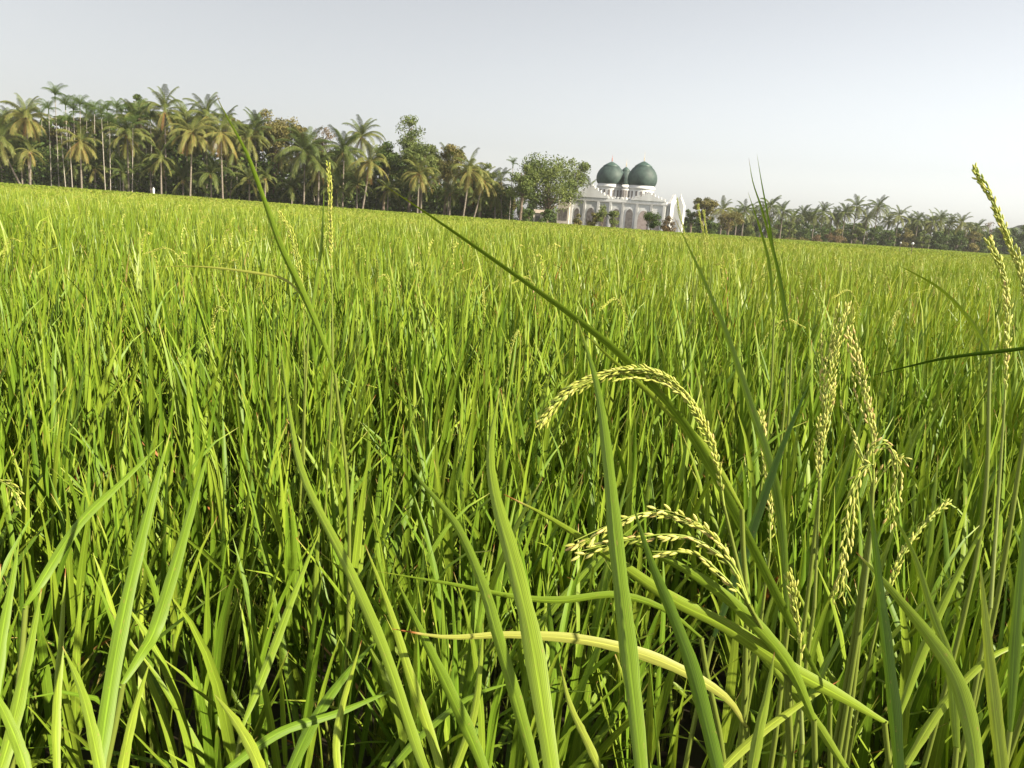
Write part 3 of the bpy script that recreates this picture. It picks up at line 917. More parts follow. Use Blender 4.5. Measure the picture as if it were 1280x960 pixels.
def broad_bufs(seed, H, Rx, Rz, lobes, leaves, leaf, low=0.3, trunk_r=0.22, airy=1.0):
    """tapered trunk with limbs, and a crown of leaf-sized faces in many uneven clumps"""
    r = np.random.default_rng(seed)
    tb, cb = Buf(), Buf()
    zc = H - Rz
    tb.tube([(0, 0, 0), (0.1, 0.05, zc * .4), (r.normal() * .2, r.normal() * .2, zc), (r.normal() * .3, 0, H - Rz * .5)], [trunk_r * 1.3, trunk_r, trunk_r * .7, trunk_r * .2], 7)
    cs = []
    for k in range(lobes):
        d = r.normal(size=3); d /= np.linalg.norm(d)
        q = r.random() ** 0.40
        cs.append([d[0] * Rx * q * .80, d[1] * Rx * q * .80, zc + d[2] * Rz * q * .92])
    cs = np.array(cs)
    cs[:, 2] += H - Rx * .22 - cs[:, 2].max()
    for k in range(lobes):
        c = cs[k]
        if c[2] < H * low:
            c[2] = H * low + r.random() * Rz * .4
        lr = Rx * r.uniform(.42, .62) if H < 4.5 else Rx * r.uniform(.24, .42) if k != cs[:, 2].argmax() else Rx * .28
        tb.tube([(0, 0, max(H * low * .7, c[2] - Rx * .9)), ((c[0]) * .5, c[1] * .5, c[2] - Rx * .25), tuple(c)], [trunk_r * .35, trunk_r * .2, trunk_r * .08], 4)
        n = int(leaves / lobes * r.uniform(.6, 1.4))
        dd = r.normal(size=(n, 3)); dd /= np.linalg.norm(dd, axis=1)[:, None]
        rr = lr * (r.random(n) ** 0.5) * airy
        C = c + dd * rr[:, None] * np.array([1, 1, .72])
        nn = dd * .7 + r.normal(size=(n, 3)) * .7 + np.array([0, 0, .35])
        nn /= np.linalg.norm(nn, axis=1)[:, None]
        s = np.cross(nn, r.normal(size=(n, 3))); s /= np.linalg.norm(s, axis=1)[:, None]
        u = np.cross(nn, s)
        sz = leaf * r.uniform(.6, 1.3, n)[:, None]
        v = np.stack([C - s * sz * .5, C - u * sz * .28, C + s * sz * .5, C + u * sz * .28], 1).reshape(-1, 3)
        f = np.arange(n * 4).reshape(-1, 4)
        cb.add(v, f, np.repeat(np.clip(r.normal() * .16 + .5 + r.normal(size=n) * .15, 0, 1), 4))
    return tb, cb


def broad(px, py, D, Rpx, mat, label, seed, Rz=None, lobes=22, leaves=5200, leaf=0.34, low=.3, group=None, name='broadleaf_tree', cat='tree', airy=1.0, tr=.2):
    """px, py = top of the crown; Rpx = half its width in the photograph's pixels"""
    p = far(px, py, D)
    Rx = Rpx / F_PX * D
    Rz_ = p.z * .48 if name == 'shrub' else Rz if Rz else min(p.z * .42, Rx * .95)
    tb, cb = broad_bufs(seed, p.z, Rx, Rz_, lobes, leaves, leaf, low, tr, airy)
    root = thing(name, label, cat, (p.x, p.y, 0), 0, group)
    part('trunk', tb, M['bark_dark'], root)
    part('crown', cb, mat, root, smooth=False)
    return root


def shrub(px, py, D, Rpx, mat, label, seed, group=None, leaves=1500, leaf=.22, lobes=10):
    return broad(px, py, D, Rpx * 1.15, mat, label, seed, Rz=None, lobes=lobes, leaves=leaves, leaf=leaf, low=.12, group=group, name='shrub', cat='shrub', tr=.06)


# ---- left grove: coconut palms, from the left
coconut(0, 176, 122, 'olive', 'coconut palm cut by the left border, its pale trunk leaning left', lean=(-3.0, 0))
coconut(33, 147, 124, 'yellow', 'tall coconut palm with yellowish drooping fronds near the left border', n=(6, 8, 9, 2))
coconut(38, 190, 119, 'yellow', 'short coconut palm with an orange dry frond below the tall yellowish palm', sc=.62, n=(2, 4, 4, 3), lean=(.3, 0))
coconut(14, 160, 136, 'olive', 'coconut palm half hidden between the border palm and the tall yellowish palm')
coconut(100, 177, 121, 'yellow', 'small coconut palm with yellow fronds hanging almost to the rice at left', sc=.85, n=(4, 6, 8, 2))
coconut(159, 167, 123, 'olive', 'coconut palm with a flat spread of fronds right of the slender pale areca trunks', n=(5, 9, 5, 1))
coconut(206, 138, 126, 'olive', 'tallest coconut palm of the left grove, open crown above its neighbours', n=(6, 7, 5, 3), sc=1.05)
coconut(201, 198, 120, 'olive', 'low coconut palm with sparse fronds under the tallest palm', sc=.75, n=(3, 6, 6, 2))
coconut(240, 166, 121, 'yellow', 'coconut palm with a full skirt of hanging yellow brown fronds', n=(5, 6, 12, 3), lean=(.4, 0))
coconut(258, 146, 127, 'olive', 'tall coconut palm rising just behind the yellow brown skirted one', n=(6, 7, 6, 2))
coconut(276, 166, 122, 'yellow', 'coconut palm whose long dry fronds hang right of the skirted palm', n=(4, 6, 9, 4), lean=(-.3, 0))
coconut(312, 172, 127, 'olive', 'coconut palm with a star of stiff fronds left of the round olive tree', n=(5, 9, 6, 1))
coconut(381, 190, 124, 'green', 'broad dark green palm with long arching fronds under the bare reddish tree', sc=1.25, n=(8, 9, 8, 1))
coconut(399, 205, 123, 'green', 'low dark palm with one rusty hanging frond beside the broad dark palm', sc=.8, n=(4, 6, 6, 3))
coconut(430, 190, 126, 'green', 'dense dark green palm behind and left of the bright drooping palm', sc=1.1, n=(8, 8, 7, 0))
coconut(452, 171, 131, 'olive', 'coconut palm poking highest between the dark palms and the feathery tree')
coconut(462, 203, 121, 'yellow', 'bright drooping coconut palm on a leaning bare trunk before dark palms', n=(3, 8, 8, 2), lean=(.9, 0), sc=.95)
coconut(524, 217, 121, 'yellow', 'short coconut palm with pale drooping fronds under the feathery tree', sc=.85, n=(4, 7, 7, 1))
coconut(587, 213, 122, 'yellow', 'coconut palm with golden hanging fronds on two slanting trunks before the olive dome tree', sc=.9, n=(5, 6, 9, 3), lean=(.6, 0))
coconut(604, 226, 123, 'yellow', 'brownish drooping coconut palm right of the golden one', sc=.75, n=(3, 5, 8, 3), lean=(1.2, 0))
coconut(626, 228, 128, 'olive', 'small thin palm in the gap left of the pale green tree by the mosque', sc=.7, n=(3, 5, 5, 2), lean=(-.6, 0))
top_x = [0, 60, 100, 160, 200, 260, 300, 340, 380, 430, 470, 516, 560, 600, 640]
top_y = [138, 145, 145, 145, 135, 140, 148, 150, 172, 182, 184, 180, 190, 206, 222]
for k in range(36):
    x = -12 + k * 18 + random.gauss(0, 5)
    y = np.interp(x, top_x, top_y) + random.uniform(8, 46)
    coconut(x, min(y, np.interp(x, [0, 640], [198, 244])), random.uniform(126, 138), random.choice(['green', 'green', 'olive', 'olive', 'yellow']), 'coconut palm crowded among others inside the left grove',
            lean=(random.gauss(0, .8), 0), sc=random.uniform(.8, 1.15), n=(5, 6, 6, random.choice([0, 1, 2])), group='coconut palms crowded inside the left grove')
for k in range(17):
    x = 4 + k * 37 + random.gauss(0, 8)
    coconut(x, np.interp(x, [0, 640], [231, 272]) - random.uniform(20, 36), random.uniform(121, 125), random.choice(['green', 'green', 'olive']), 'low young palm with fronds near the ground at the foot of the left grove',
            sc=random.uniform(.6, .95), n=(5, 6, 3, 0), group='low young palms at the foot of the left grove')
# ---- areca palms
areca(69, 124, 124, 'slender areca palm standing highest above the left grove on a thin pale trunk', sc=1.05)
areca(641, 210, 126, 'lone small areca palm with a dark tuft left of the pale tree by the mosque', sc=.6)
for (x, y, D) in ((61, 142, 123), (82, 137, 125), (92, 143, 128), (100, 136, 128), (108, 142, 131), (118, 142, 125), (127, 148, 121), (134, 143, 130), (146, 140, 127), (152, 146, 131),
                  (172, 152, 129), (181, 146, 131), (188, 152, 127), (112, 152, 134), (137, 158, 122), (148, 165, 124), (166, 160, 122), (220, 158, 131), (228, 150, 134), (86, 158, 121), (76, 163, 122), (296, 168, 130), (330, 176, 131), (52, 150, 131)):
    areca(x, y, D, 'areca palm with a thin pale trunk and small green tuft in the left grove', 'areca palms of the left grove', sc=random.uniform(.85, 1.1), lean=(random.gauss(0, .25), 0))
# ---- broadleaf trees of the left grove
broad(175, 118, 138, 19, M['leaf_dark'], 'dark leafy tree rising behind the left grove beside the tallest coconut palm', 31, lobes=16, leaves=3200)
broad(343, 138, 130, 30, M['leaf_olive'], 'round olive brown tree in the middle of the left grove', 32, lobes=26, leaves=6500)
broad(372, 156, 131, 17, M['leaf_olive'], 'smaller olive tree sloping down right of the round olive brown one', 33, lobes=14, leaves=2600)
broad(404, 158, 130, 20, M['leaf_red'], 'half bare reddish tree with thin twigs above the dark palms', 34, lobes=16, leaves=1100, leaf=.28, airy=1.3)
broad(482, 176, 127, 22, M['leaf_dark'], 'dark glossy tree left of the feathery light green one', 35, lobes=20, leaves=5200)
broad(516, 143, 128, 25, M['leaf_light'], 'tall feathery light green tree with airy crown, highest of the grove middle', 36, lobes=22, leaves=3600, Rz=4.2, leaf=.3, airy=1.2)
broad(528, 178, 126, 27, M['leaf_light'], 'light green bushy tree below the feathery one', 37, lobes=22, leaves=5200)
broad(560, 179, 127, 24, M['leaf_olive'], 'dome shaped olive tree between the feathery tree and golden palms', 38, lobes=24, leaves=5600)
broad(604, 202, 130, 20, M['leaf_light'], 'pale green tree behind the golden drooping palms', 39, lobes=18, leaves=3600)
broad(655, 204, 123, 23, M['leaf_light'], 'low pale green tree just left of the tall spreading tree by the mosque', 40, lobes=20, leaves=4800, low=.15)
broad(690, 191, 128, 44, M['leaf_light'], 'tall spreading green tree beside the left end of the mosque', 41, lobes=40, leaves=10500, airy=1.18, low=.3, Rz=4.4)
broad(722, 198, 150, 22, M['leaf_light'], 'airy green tree leaning over the left roof of the mosque', 42, lobes=18, leaves=3000, airy=1.2, low=.45)
coconut(737, 235, 139, 'olive', 'tiny palm showing over the left parapet of the mosque', sc=.6, n=(4, 5, 4, 0))
for i, (x, y, w, k) in enumerate(((-30, 134, 28, 0), (2, 138, 24, 2), (22, 132, 26, 0), (52, 142, 26, 0), (88, 140, 26, 2), (122, 141, 26, 0), (150, 138, 24, 0), (190, 134, 26, 2), (222, 136, 26, 0), (255, 140, 26, 0),
                                  (288, 142, 22, 2), (300, 150, 24, 2), (330, 165, 26, 0), (395, 178, 26, 0), (428, 180, 24, 0), (500, 186, 26, 0), (585, 200, 22, 2), (625, 224, 20, 2), (-70, 150, 26, 0))):
    broad(x, y + 4, 133 + (i % 4) * 3, w, [M['leaf_dark'], M['leaf_light'], M['leaf_olive']][k], 'leafy tree deep in the left grove, mostly hidden by the palms', 60 + i, Rz=6.0, lobes=30, leaves=7500, leaf=.45, low=.06, group='trees deep in the left grove')
# dark undergrowth between the trunks
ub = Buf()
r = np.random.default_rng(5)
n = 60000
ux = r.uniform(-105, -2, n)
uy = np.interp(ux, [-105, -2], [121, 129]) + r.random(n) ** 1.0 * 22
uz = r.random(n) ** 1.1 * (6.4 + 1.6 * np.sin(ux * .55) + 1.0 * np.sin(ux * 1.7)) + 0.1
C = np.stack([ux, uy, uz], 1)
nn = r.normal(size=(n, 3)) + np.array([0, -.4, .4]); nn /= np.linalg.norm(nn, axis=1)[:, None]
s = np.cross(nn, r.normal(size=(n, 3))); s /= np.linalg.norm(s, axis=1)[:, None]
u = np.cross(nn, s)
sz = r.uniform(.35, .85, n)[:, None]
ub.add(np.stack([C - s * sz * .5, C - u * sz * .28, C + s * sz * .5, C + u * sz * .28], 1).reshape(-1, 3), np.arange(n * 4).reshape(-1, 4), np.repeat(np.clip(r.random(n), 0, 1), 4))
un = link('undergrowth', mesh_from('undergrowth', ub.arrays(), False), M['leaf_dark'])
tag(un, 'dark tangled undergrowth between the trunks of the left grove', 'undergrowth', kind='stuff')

# ---- shrubs by the mosque
shrub(661, 262, 119, 8, M['leaf_dark'], 'dark shrub left of the pale hut', 80)
shrub(681, 262, 119, 7, M['leaf_dark'], 'narrow shrub right of the pale hut', 81)
shrub(754, 257, 121, 8, M['leaf_light'], 'pale green bush in front of the mosque middle arches', 82, leaves=1300)
shrub(767, 264, 122, 8, M['leaf_light'], 'lower pale bush right of the taller one before the mosque', 83)
shrub(742, 266, 121.5, 8, M['leaf_olive'], 'low yellowish bush before the dark left arch of the mosque', 84)
shrub(724, 268, 121.5, 6, M['leaf_olive'], 'small bush before the narrow left arch of the mosque', 85)
shrub(815, 266, 121, 10, M['leaf_dark'], 'dark rounded bush before the right corner of the mosque', 86, leaves=2600)
shrub(836, 271, 121.5, 9, M['leaf_red'], 'bush with reddish top between the mosque corner and white gate', 87, leaves=2200)

# ------------------------------------------------------------------ mosque
MD = 131.0
c = far(762, 281, MD)
mq = thing('mosque', 'white mosque with three green onion domes at the far edge of the rice', 'mosque', (c.x, c.y, 0), R(-18))
K = MD / F_PX / math.cos(R(8))


def mx(px):
    return (px - 762) / F_PX * MD * 1.02


def arch_buf(x, w, h0, h1, y0, y1, pointed=0.35, seg=8):
    """a flat-bottomed pointed arch as a solid from y0 to y1"""
    pts = [(x - w / 2, h0), (x + w / 2, h0)]
    spring = h1 - w * (0.5 + pointed)
    for k in range(seg + 1):
        a = k / seg * math.pi / 2
        pts.append((x + w / 2 * math.cos(a), spring + (h1 - spring) * math.sin(a) ** 0.9))
    for k in range(seg - 1, -1, -1):
        a = k / seg * math.pi / 2
        pts.append((x - w / 2 * math.cos(a), spring + (h1 - spring) * math.sin(a) ** 0.9))
    b = Buf()
    n = len(pts)
    top = pts[2:]
    m = len(top)
    # strip of quads from the left flank to the right one (front), and the soffit
    for i in range(m // 2):
        a, c_, d, e = top[i], top[i + 1], top[m - 2 - i], top[m - 1 - i]
        b.add([(e[0], y0, e[1]), (a[0], y0, a[1]), (c_[0], y0, c_[1]), (d[0], y0, d[1])], [(0, 1, 2, 3)])
    b.add([(pts[0][0], y0, h0), (pts[1][0], y0, h0), (top[0][0], y0, top[0][1]), (top[-1][0], y0, top[-1][1])], [(0, 1, 2, 3)])
    for i in range(n):
        p, q = pts[i], pts[(i + 1) % n]
        b.add([(p[0], y0, p[1]), (q[0], y0, q[1]), (q[0], y1, q[1]), (p[0], y1, p[1])], [(0, 1, 2, 3)])
    return b


XL, XR = mx(712), mx(827)
DEP = 12.0
b = Buf(); b.box(XL, 0, 0, XR, DEP, 4.55)
part('wall', b, M['white'], mq, False)
b = Buf(); b.box(XL - .1, -.14, 4.55, XR + .12, DEP + .1, 4.75)
part('cornice', b, M['trim_and_shadow'], mq, False)
b = Buf(); b.box(XL + .02, 0.03, 4.75, XR - .02, DEP - .05, 5.15)
part('parapet', b, M['white'], mq, False)


def gable(x0, x1, z0, zp, y0, y1, steps=5):
    b = Buf()
    xc = (x0 + x1) / 2
    hw = (x1 - x0) / 2
    for k in range(steps):
        w = hw * (1 - k / steps)
        wn = hw * (1 - (k + 1) / steps)
        za = z0 + (zp - z0) * k / steps
        zb = z0 + (zp - z0) * (k + 1) / steps
        b.box(xc - w, y0, za, xc + w, y1, zb)
        for s in (-1, 1):   # little merlon on each step
            xm = xc + s * (w - (w - wn) * .35)
            b.box(xm - .13, y0 + .02, zb, xm + .13, y1 - .02, zb + .26)
    b.box(xc - .16, y0 + .02, zp, xc + .16, y1 - .02, zp + .45)
    return b


part('gable', gable(mx(715), mx(757), 5.155, 6.75, -.10, .35), M['white'], mq, False)
part('gable', gable(mx(785), mx(825), 5.155, 6.15, -.10, .35), M['white'], mq, False)
# merlons of the middle parapet
b = Buf()
for k in range(6):
    x = mx(759) + k * .58
    b.box(x, .06, 5.15, x + .3, .36, 5.5)
part('merlon_row', b, M['white'], mq, False)
# pilasters; the grey ones paint the facade's darker shadow lines
for x in (713.5, 729, 746, 761, 776, 793, 810, 825):
    b = Buf(); b.box(mx(x) - .18, -.16, 0, mx(x) + .18, -.003, 4.545)
    part('pilaster', b, M['white'] if x not in (729, 776, 793, 810) else M['trim_and_shadow'], mq, False)
# arched openings: pale surround, pane coloured dark for the shaded interior, pink where lit
for (x, w, h1, mat) in ((720.5, .8, 3.3, 'dark'), (737.5, 1.35, 3.5, 'dark'), (753.5, 1.2, 3.5, 'dark'), (768.5, 1.25, 3.6, 'dark'), (784.5, 1.15, 3.7, 'dark'), (801.5, 1.75, 3.6, 'pinkish'), (817.5, 1.0, 3.2, 'dark')):
    f = part('arched_window', arch_buf(mx(x), w + .34, 0.02, h1 + .22, -.075, .05), M['white'], mq, False)
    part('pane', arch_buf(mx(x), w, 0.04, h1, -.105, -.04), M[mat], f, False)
# left tower block; a dark box stands in for the shaded balcony opening
b = Buf(); b.box(mx(697), -.5, 0, mx(711.8), 3.5, 4.0); b.box(mx(697), -.5, 4.9, mx(711.8), 3.5, 5.2)
for x in (697, 701.3, 706, 710.4):
    b.box(mx(x), -.5, 4.0, mx(x) + .2, -.25, 4.9)
t_ = part('tower_block', b, M['cream'], mq, False)
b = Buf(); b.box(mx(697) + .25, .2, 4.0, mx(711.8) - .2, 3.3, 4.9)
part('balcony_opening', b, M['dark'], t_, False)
for x in (701.5, 707):
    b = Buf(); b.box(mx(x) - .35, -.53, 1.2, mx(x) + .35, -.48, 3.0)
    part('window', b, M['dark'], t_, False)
# right side wall: gabled end in full sun
SX = XR + .02
b = Buf()
b.box(SX, .4, 0, SX + .35, DEP - .4, 4.5)
yc = DEP / 2
for k in range(14):
    hw = (DEP / 2 - .4) * (1 - k / 14.0)
    b.box(SX, yc - hw, 4.5 + k * .15, SX + .35, yc + hw, 4.5 + (k + 1) * .15)
part('side_gable', b, M['white'], mq, False)


def onion(R_, z0, H):
    pr = [(0.88, 0), (0.94, .06), (0.98, .14), (1.0, .24), (0.995, .34), (0.955, .45), (0.87, .57), (0.74, .69), (0.57, .79), (.555, .80), (.40, .87), (.24, .93), (.11, .975), (.02, 1.0)]
    return [(r_ * R_, z0 + h_ * H) for r_, h_ in pr]


def dome(px, yoff, Rm, z0, H, zf, drumR, flag=False):
    x = mx(px) - yoff * .25
    d = Buf(); d.lathe([(drumR, 4.8), (drumR, z0 - .62)], 32, (x, yoff, 0))
    dr = part('drum', d, M['white'], mq)
    for k in range(16):
        a = 2 * math.pi * (k + .5) / 16
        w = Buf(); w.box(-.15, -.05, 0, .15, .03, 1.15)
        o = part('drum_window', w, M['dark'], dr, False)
        o.location = (x + (drumR + .0) * math.cos(a), yoff + drumR * math.sin(a), z0 - 2.1)
        o.rotation_euler = (0, 0, a + math.pi / 2)
    rg = Buf(); rg.lathe([(drumR - .05, z0 - .62), (drumR + .12, z0 - .6), (drumR + .16, z0 - .3), (Rm * .86, z0 - .22), (Rm * .86, z0 + .02), (Rm * .70, z0 + .03)], 36, (x, yoff, 0))
    part('drum_ring', rg, M['cream'] if False else M['white'], mq)
    b = Buf(); b.lathe(onion(Rm, z0, H), 40, (x, yoff, 0))
    do = part('dome', b, M['dome'], mq)
    cp = Buf(); cp.lathe([(Rm * .585, z0 + H * .785), (Rm * .60, z0 + H * .80), (Rm * .41, z0 + H * .885), (Rm * .25, z0 + H * .945), (Rm * .12, z0 + H * .99), (.03, z0 + H * 1.012)], 32, (x, yoff, 0))
    part('dome_cap', cp, M['domecap'], do)
    fb = Buf(); fb.lathe([(.03, z0 + H), (.05, z0 + H + .1), (.11, z0 + H + .22), (.05, z0 + H + .36), (.10, z0 + H + .5), (.03, z0 + H + .62), (.02, zf)], 10, (x, yoff, 0))
    part('finial', fb, M['redflag'] if flag else M['metal'], do)


dome(758.5, 3.2, 2.30, 7.55, 3.5, 12.1, 1.95, True)
dome(797.5, 3.2, 2.38, 7.55, 3.8, 12.9, 2.04)
dome(779, 9.6, 1.25, 7.9, 2.9, 12.1, 1.08)

# white pointed gate block to the right
p = far(846.5, 282, 128)
gt = thing('gate_tower', 'white pointed gate block just right of the mosque', 'gate', (p.x, p.y, 0), R(-18))
b = Buf(); b.box(-.75, -.5, 0, .75, 1.6, 4.6)
for k in range(6):
    b.box(-.75 + k * .12, -.5, 4.6 + k * .24, .75 - k * .12, 1.6, 4.84 + k * .24)
part('wall', b, M['white'], gt, False)
b = Buf(); b.lathe([(.1, 6.03), (.14, 6.2), (.06, 6.4), (.01, 6.7)], 10, (0, .5, 0))
part('finial', b, M['white'], gt)
b = arch_buf(0, .6, .05, 2.6, -.53, -.48)
part('doorway', b, M['trim_and_shadow'], gt, False)
# pale hut under the tree
p = far(672, 277, 120)
ht = thing('hut', 'small pale hut half hidden under the tree left of the mosque', 'hut', (p.x, p.y, 0), R(-10))
b = Buf(); b.box(-.7, 0, 0, .7, 2, 2.0)
part('wall', b, M['cream'], ht, False)
b = Buf(); b.add([(-.85, -.15, 2.0), (.85, -.15, 2.0), (.85, 1, 2.5), (-.85, 1, 2.5), (.85, 2.15, 2.0), (-.85, 2.15, 2.0)], [(0, 1, 2, 3), (3, 2, 4, 5)])
part('roof', b, M['roof'], ht, False)
b = Buf(); b.box(-.4, -.03, .1, .3, .0, 1.8)
part('door', b, M['dark'], ht, False)

# small white marker by the left trunks, and two white-topped stakes at right
p = far(192, 240, 116)
b = Buf(); b.lathe([(.16, 0), (.15, .9), (.17, 1.3), (.10, 1.5), (.01, 1.6)], 10)
mk = link('marker_post', mesh_from('marker_post', b.arrays()), M['white'], loc=(p.x, p.y, 0))
tag(mk, 'small white post at the foot of the left grove', 'post')
for (x, y, D, lab) in ((1126, 303.5, 70, 'thin stake with a small white knob, left one of two before the far palms'), (1141, 304.5, 46, 'thin dark stake with a larger white knob, right one of two before the far palms')):
    p = far(x, y, D)
    o = thing('stake', lab, 'stake', (p.x, p.y, 0))
    b = Buf(); b.tube([(0, 0, 0), (0, 0, p.z)], [.022, .018], 6)
    part('pole', b, M['bark_dark'], o)
    b = Buf(); b.lathe([(.01, p.z - .08), (.06, p.z - .05), (.075, p.z), (.055, p.z + .05), (.01, p.z + .08)], 10)
    part('knob', b, M['white'], o)

# ------------------------------------------------------------------ trees right of the mosque
broad(882, 246, 172, 17, M['leaf_olive'], 'olive brown tree just right of the white gate block', 101, lobes=24, leaves=4800)
broad(866, 262, 176, 11, M['leaf_dark'], 'darker tree at the left foot of the olive brown one', 102, lobes=14, leaves=2400)
broad(913, 263, 178, 17, M['leaf_olive'], 'low brownish thicket tree right of the olive brown one', 103, lobes=18, leaves=3200, low=.08)
broad(888, 276, 160, 9, M['leaf_dark'], 'dark green bush in front of the olive brown tree', 104, lobes=10, leaves=1600, low=.05, name='shrub', cat='shrub', tr=.06)
broad(938, 283, 182, 9, M['leaf_light'], 'round light green bush below the first far palms', 105, lobes=10, leaves=1500, low=.05, name='shrub', cat='shrub', tr=.06)
broad(968, 285, 190, 8, M['leaf_light'], 'light green bush a little right of the round one', 106, lobes=10, leaves=1500, low=.05, name='shrub', cat='shrub', tr=.06)
for i, (x, y, D, w) in enumerate(((988, 297, 205, 9), (1004, 297, 208, 8))):
    broad(x, y, D, w, M['leaf_olive'], ['dry straw coloured scrub left of the dark brown bushes', 'dry straw coloured scrub touching the dark brown bushes'][i], 110 + i, lobes=9, leaves=900, low=.04, name='shrub', cat='shrub', tr=.05, leaf=.3)
for i, (x, y, D, w, lab) in enumerate(((1022, 294, 212, 7, 'dark brown bush, left one of a pair under the far palms'), (1050, 295, 216, 9, 'dark brown bush, right one of a pair under the far palms'), (1036, 291, 214, 5, 'small rusty bush between the two dark brown ones'))):
    broad(x, y, D, w, M['leaf_red'], lab, 115 + i, lobes=9, leaves=1100, low=.04, name='shrub', cat='shrub', tr=.05, leaf=.3)

# far palms: crowns too small for separate fronds
def far_palm_parts(style, seed):
    rr = random.Random(seed)
    arr = []
    for key, cnt in (('up', 7), ('mid', 11), ('low', 10)):
        for k in range(cnt):
            me = rr.choice(COCO[style][key])
            n = len(me.vertices)
            v = np.empty(n * 3, np.float32); me.vertices.foreach_get('co', v); v = v.reshape(-1, 3)
            f = np.empty(len(me.loops), np.int32); me.loops.foreach_get('vertex_index', f)
            t = np.empty(n, np.float32); me.attributes['tint'].data.foreach_get('value', t)
            a = k * 6.283 / cnt + rr.gauss(0, .25); s = rr.uniform(.85, 1.1)
            ca, sa = math.cos(a), math.sin(a)
            v2 = np.stack([(v[:, 0] * ca - v[:, 1] * sa) * s, (v[:, 0] * sa + v[:, 1] * ca) * s, v[:, 2] * s], 1)
            arr.append((v2, f.reshape(-1, 4).astype(np.int64), t, np.zeros((n, 2), np.float32)))
    me = mesh_from('crown', concat(arr), False)
    me.materials.append(M['frond'])
    return me


FARC = [far_palm_parts('green', 1), far_palm_parts('olive', 2), far_palm_parts('green', 3)]


def far_palm(px, py, D, k, label, group=None, sc=1.0, lean=(0, 0)):
    p = far(px, py, D)
    tb, tip = trunk_buf(p.z, lean, .17, .11, 6)
    root = thing('coconut_palm', label, 'palm tree', (p.x - tip[0], p.y - tip[1], 0), 0, group)
    part('trunk', tb, M['bark'], root)
    link('crown', FARC[k], None, root, tuple(tip), (random.gauss(0, .12), random.gauss(0, .12), random.random() * 6.28), sc * 1.15)


far_palm(904, 263, 185, 1, 'palm rising right behind the olive brown tree', sc=.8)
far_palm(963, 259, 225, 0, 'far palm with a spiky top standing out above the row, behind thin rice leaves', sc=1.0)
far_palm(1071, 259, 240, 1, 'tall far palm on a visible thin trunk, left of a matching tall pair')
far_palm(1098, 259, 238, 0, 'tallest far palm with a heavy round crown')
far_palm(1124, 270, 242, 1, 'far palm with a narrow pointed crown right of the tallest far palm', sc=.9)
far_palm(1176, 275, 246, 0, 'far palm with a wide crown above the right stakes')
far_palm(1202, 279, 244, 1, 'yellowish far palm beside the pale leaning trunk', sc=.9)
far_palm(1212, 283, 238, 2, 'far palm on a long pale leaning trunk near the right hand hill', sc=.35, lean=(2.6, 0))
for (x, y, D, k) in ((922, 268, 215, 0), (931, 264, 218, 0), (943, 270, 224, 2), (953, 269, 230, 1), (979, 265, 226, 2), (992, 272, 232, 0), (1004, 269, 236, 2), (1011, 272, 240, 0), (1019, 270, 232, 0), (1029, 266, 234, 2), (1040, 273, 240, 1),
                     (1049, 270, 238, 0), (1057, 266, 236, 2), (1084, 273, 244, 0), (1111, 276, 246, 2), (1137, 277, 244, 0), (1148, 276, 242, 2), (1158, 279, 248, 0), (1166, 278, 244, 1), (1188, 280, 248, 2), (1222, 285, 250, 0)):
    far_palm(x, y, D, k, 'far palm in the dense hazy row right of the mosque', 'palms of the far row', sc=random.uniform(.75, .95))
broad(1145, 272, 250, 15, M['leaf_dark'], 'dense dark round tree in the far row above the white stake knobs', 120, lobes=20, leaves=3000, leaf=.5, low=.1)
broad(1222, 279, 256, 11, M['leaf_dark'], 'dark round tree at the end of the far row', 121, lobes=16, leaves=2200, leaf=.5, low=.1)
broad(1238, 277, 258, 12, M['leaf_red'], 'pale half bare tree beside the right hand hill', 122, lobes=14, leaves=700, leaf=.4, low=.2, airy=1.3)
bk = [(905, 272, 16), (925, 270, 18), (944, 272, 18), (962, 270, 18), (980, 273, 18), (998, 275, 20), (1016, 276, 20), (1034, 277, 20), (1052, 276, 20), (1070, 278, 20), (1088, 280, 20), (1106, 282, 20), (1124, 283, 20),
      (1142, 283, 20), (1160, 284, 20), (1178, 285, 20), (1196, 286, 20), (1214, 287, 18), (1234, 288, 18), (1255, 284, 18), (1280, 280, 20), (1310, 282, 22), (1250, 294, 16),
      (640, 240, 18), (665, 244, 18), (690, 246, 18), (850, 274, 14), (868, 272, 14), (888, 270, 14)]
for i, x in enumerate(range(925, 1240, 21)):
    y = np.interp(x, [925, 1240], [276, 290]) + random.uniform(-5, 5)
    broad(x, y, 228 + random.uniform(0, 10), random.uniform(9, 14), M[['leaf_dark', 'leaf_dark', 'leaf_olive', 'leaf_light'][i % 4]], 'rounded tree standing among the far palms', 170 + i, Rz=4.5, lobes=18, leaves=2000, leaf=.5, low=.05, group='rounded trees among the far palms')
for i, (x, y, w) in enumerate(bk):
    broad(x, y, 252 + (i % 3) * 5 if x > 900 else 205, w, M['leaf_dark'], 'low dark tree closing the gaps behind the far palms and the mosque', 130 + i, Rz=5.0, lobes=22, leaves=2600, leaf=.7, low=.03, group='dark trees behind the far palms')

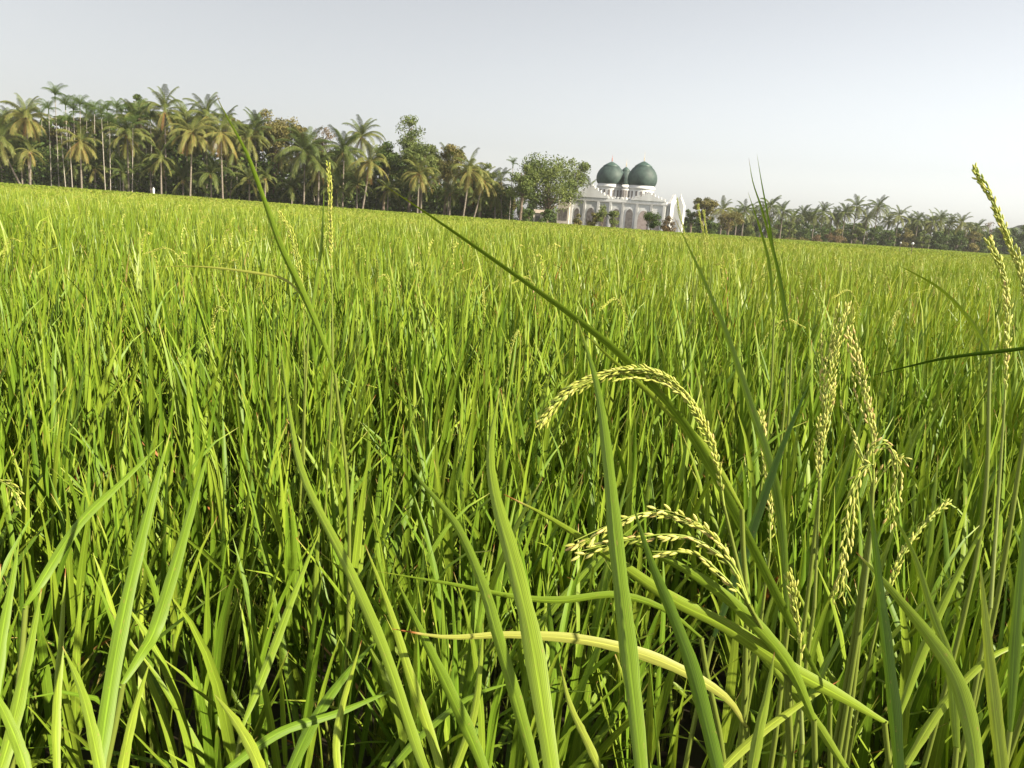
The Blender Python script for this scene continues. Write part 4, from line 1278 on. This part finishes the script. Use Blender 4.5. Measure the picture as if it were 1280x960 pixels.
# ------------------------------------------------------------------ haze
hz = Buf(); hz.box(-615, -70, -1.0, 615, 715, 52)
hm, nt, N, L = new_mat('haze_air')
o_ = N.new('ShaderNodeOutputMaterial')
pv = N.new('ShaderNodeVolumePrincipled')
pv.inputs['Color'].default_value = (0.97, 0.97, 0.97, 1)
pv.inputs['Density'].default_value = 0.00016
pv.inputs['Anisotropy'].default_value = 0.0
L.new(pv.outputs[0], o_.inputs['Volume'])
HAZE = True
if HAZE:
    hzo = link('haze', mesh_from('haze', hz.arrays(), False), hm)
    tag(hzo, 'thin pale haze over the field', 'haze', kind='stuff')

# ------------------------------------------------------------------ light
SUN_EL, SUN_AZ = R(33), R(62)     # azimuth: degrees to the right of straight behind the camera
to_sun = Vector((math.sin(SUN_AZ) * math.cos(SUN_EL), -math.cos(SUN_AZ) * math.cos(SUN_EL), math.sin(SUN_EL)))
sl = bpy.data.lights.new('sun', 'SUN')
sl.energy = 5.0
sl.angle = R(0.6)
sl.color = (1.0, 0.91, 0.72)
so = bpy.data.objects.new('sun', sl)
so.rotation_euler = to_sun.to_track_quat('Z', 'Y').to_euler()
so.location = (20, -20, 40)
col.objects.link(so)

w = bpy.data.worlds.new('World')
scn.world = w
w.use_nodes = True
nt = w.node_tree
N, L = nt.nodes, nt.links
N.clear()
wo = N.new('ShaderNodeOutputWorld')
bg = N.new('ShaderNodeBackground')
sk = N.new('ShaderNodeTexSky')
sk.sky_type = 'NISHITA'
sk.sun_disc = False
sk.sun_elevation = SUN_EL
sk.sun_rotation = -math.atan2(to_sun.x, to_sun.y)
sk.air_density = 1.0
sk.dust_density = 1.4
sk.ozone_density = 1.0
hs = N.new('ShaderNodeHueSaturation')
hs.inputs['Saturation'].default_value = 0.22
L.new(sk.outputs[0], hs.inputs['Color'])
L.new(hs.outputs[0], bg.inputs[0])
bg.inputs[1].default_value = 0.056
L.new(bg.outputs[0], wo.inputs[0])

# ------------------------------------------------------------------ render settings
vs = scn.view_settings
vs.view_transform = 'Standard'
vs.look = 'None'
vs.exposure = 1.54
vs.gamma = 1
vs.use_curve_mapping = False
cy = scn.cycles
cy.use_denoising = True
cy.max_bounces = 6
cy.diffuse_bounces = 2
cy.glossy_bounces = 2
cy.transmission_bounces = 3
cy.transparent_max_bounces = 8
cy.volume_bounces = 2
cy.sample_clamp_indirect = 5
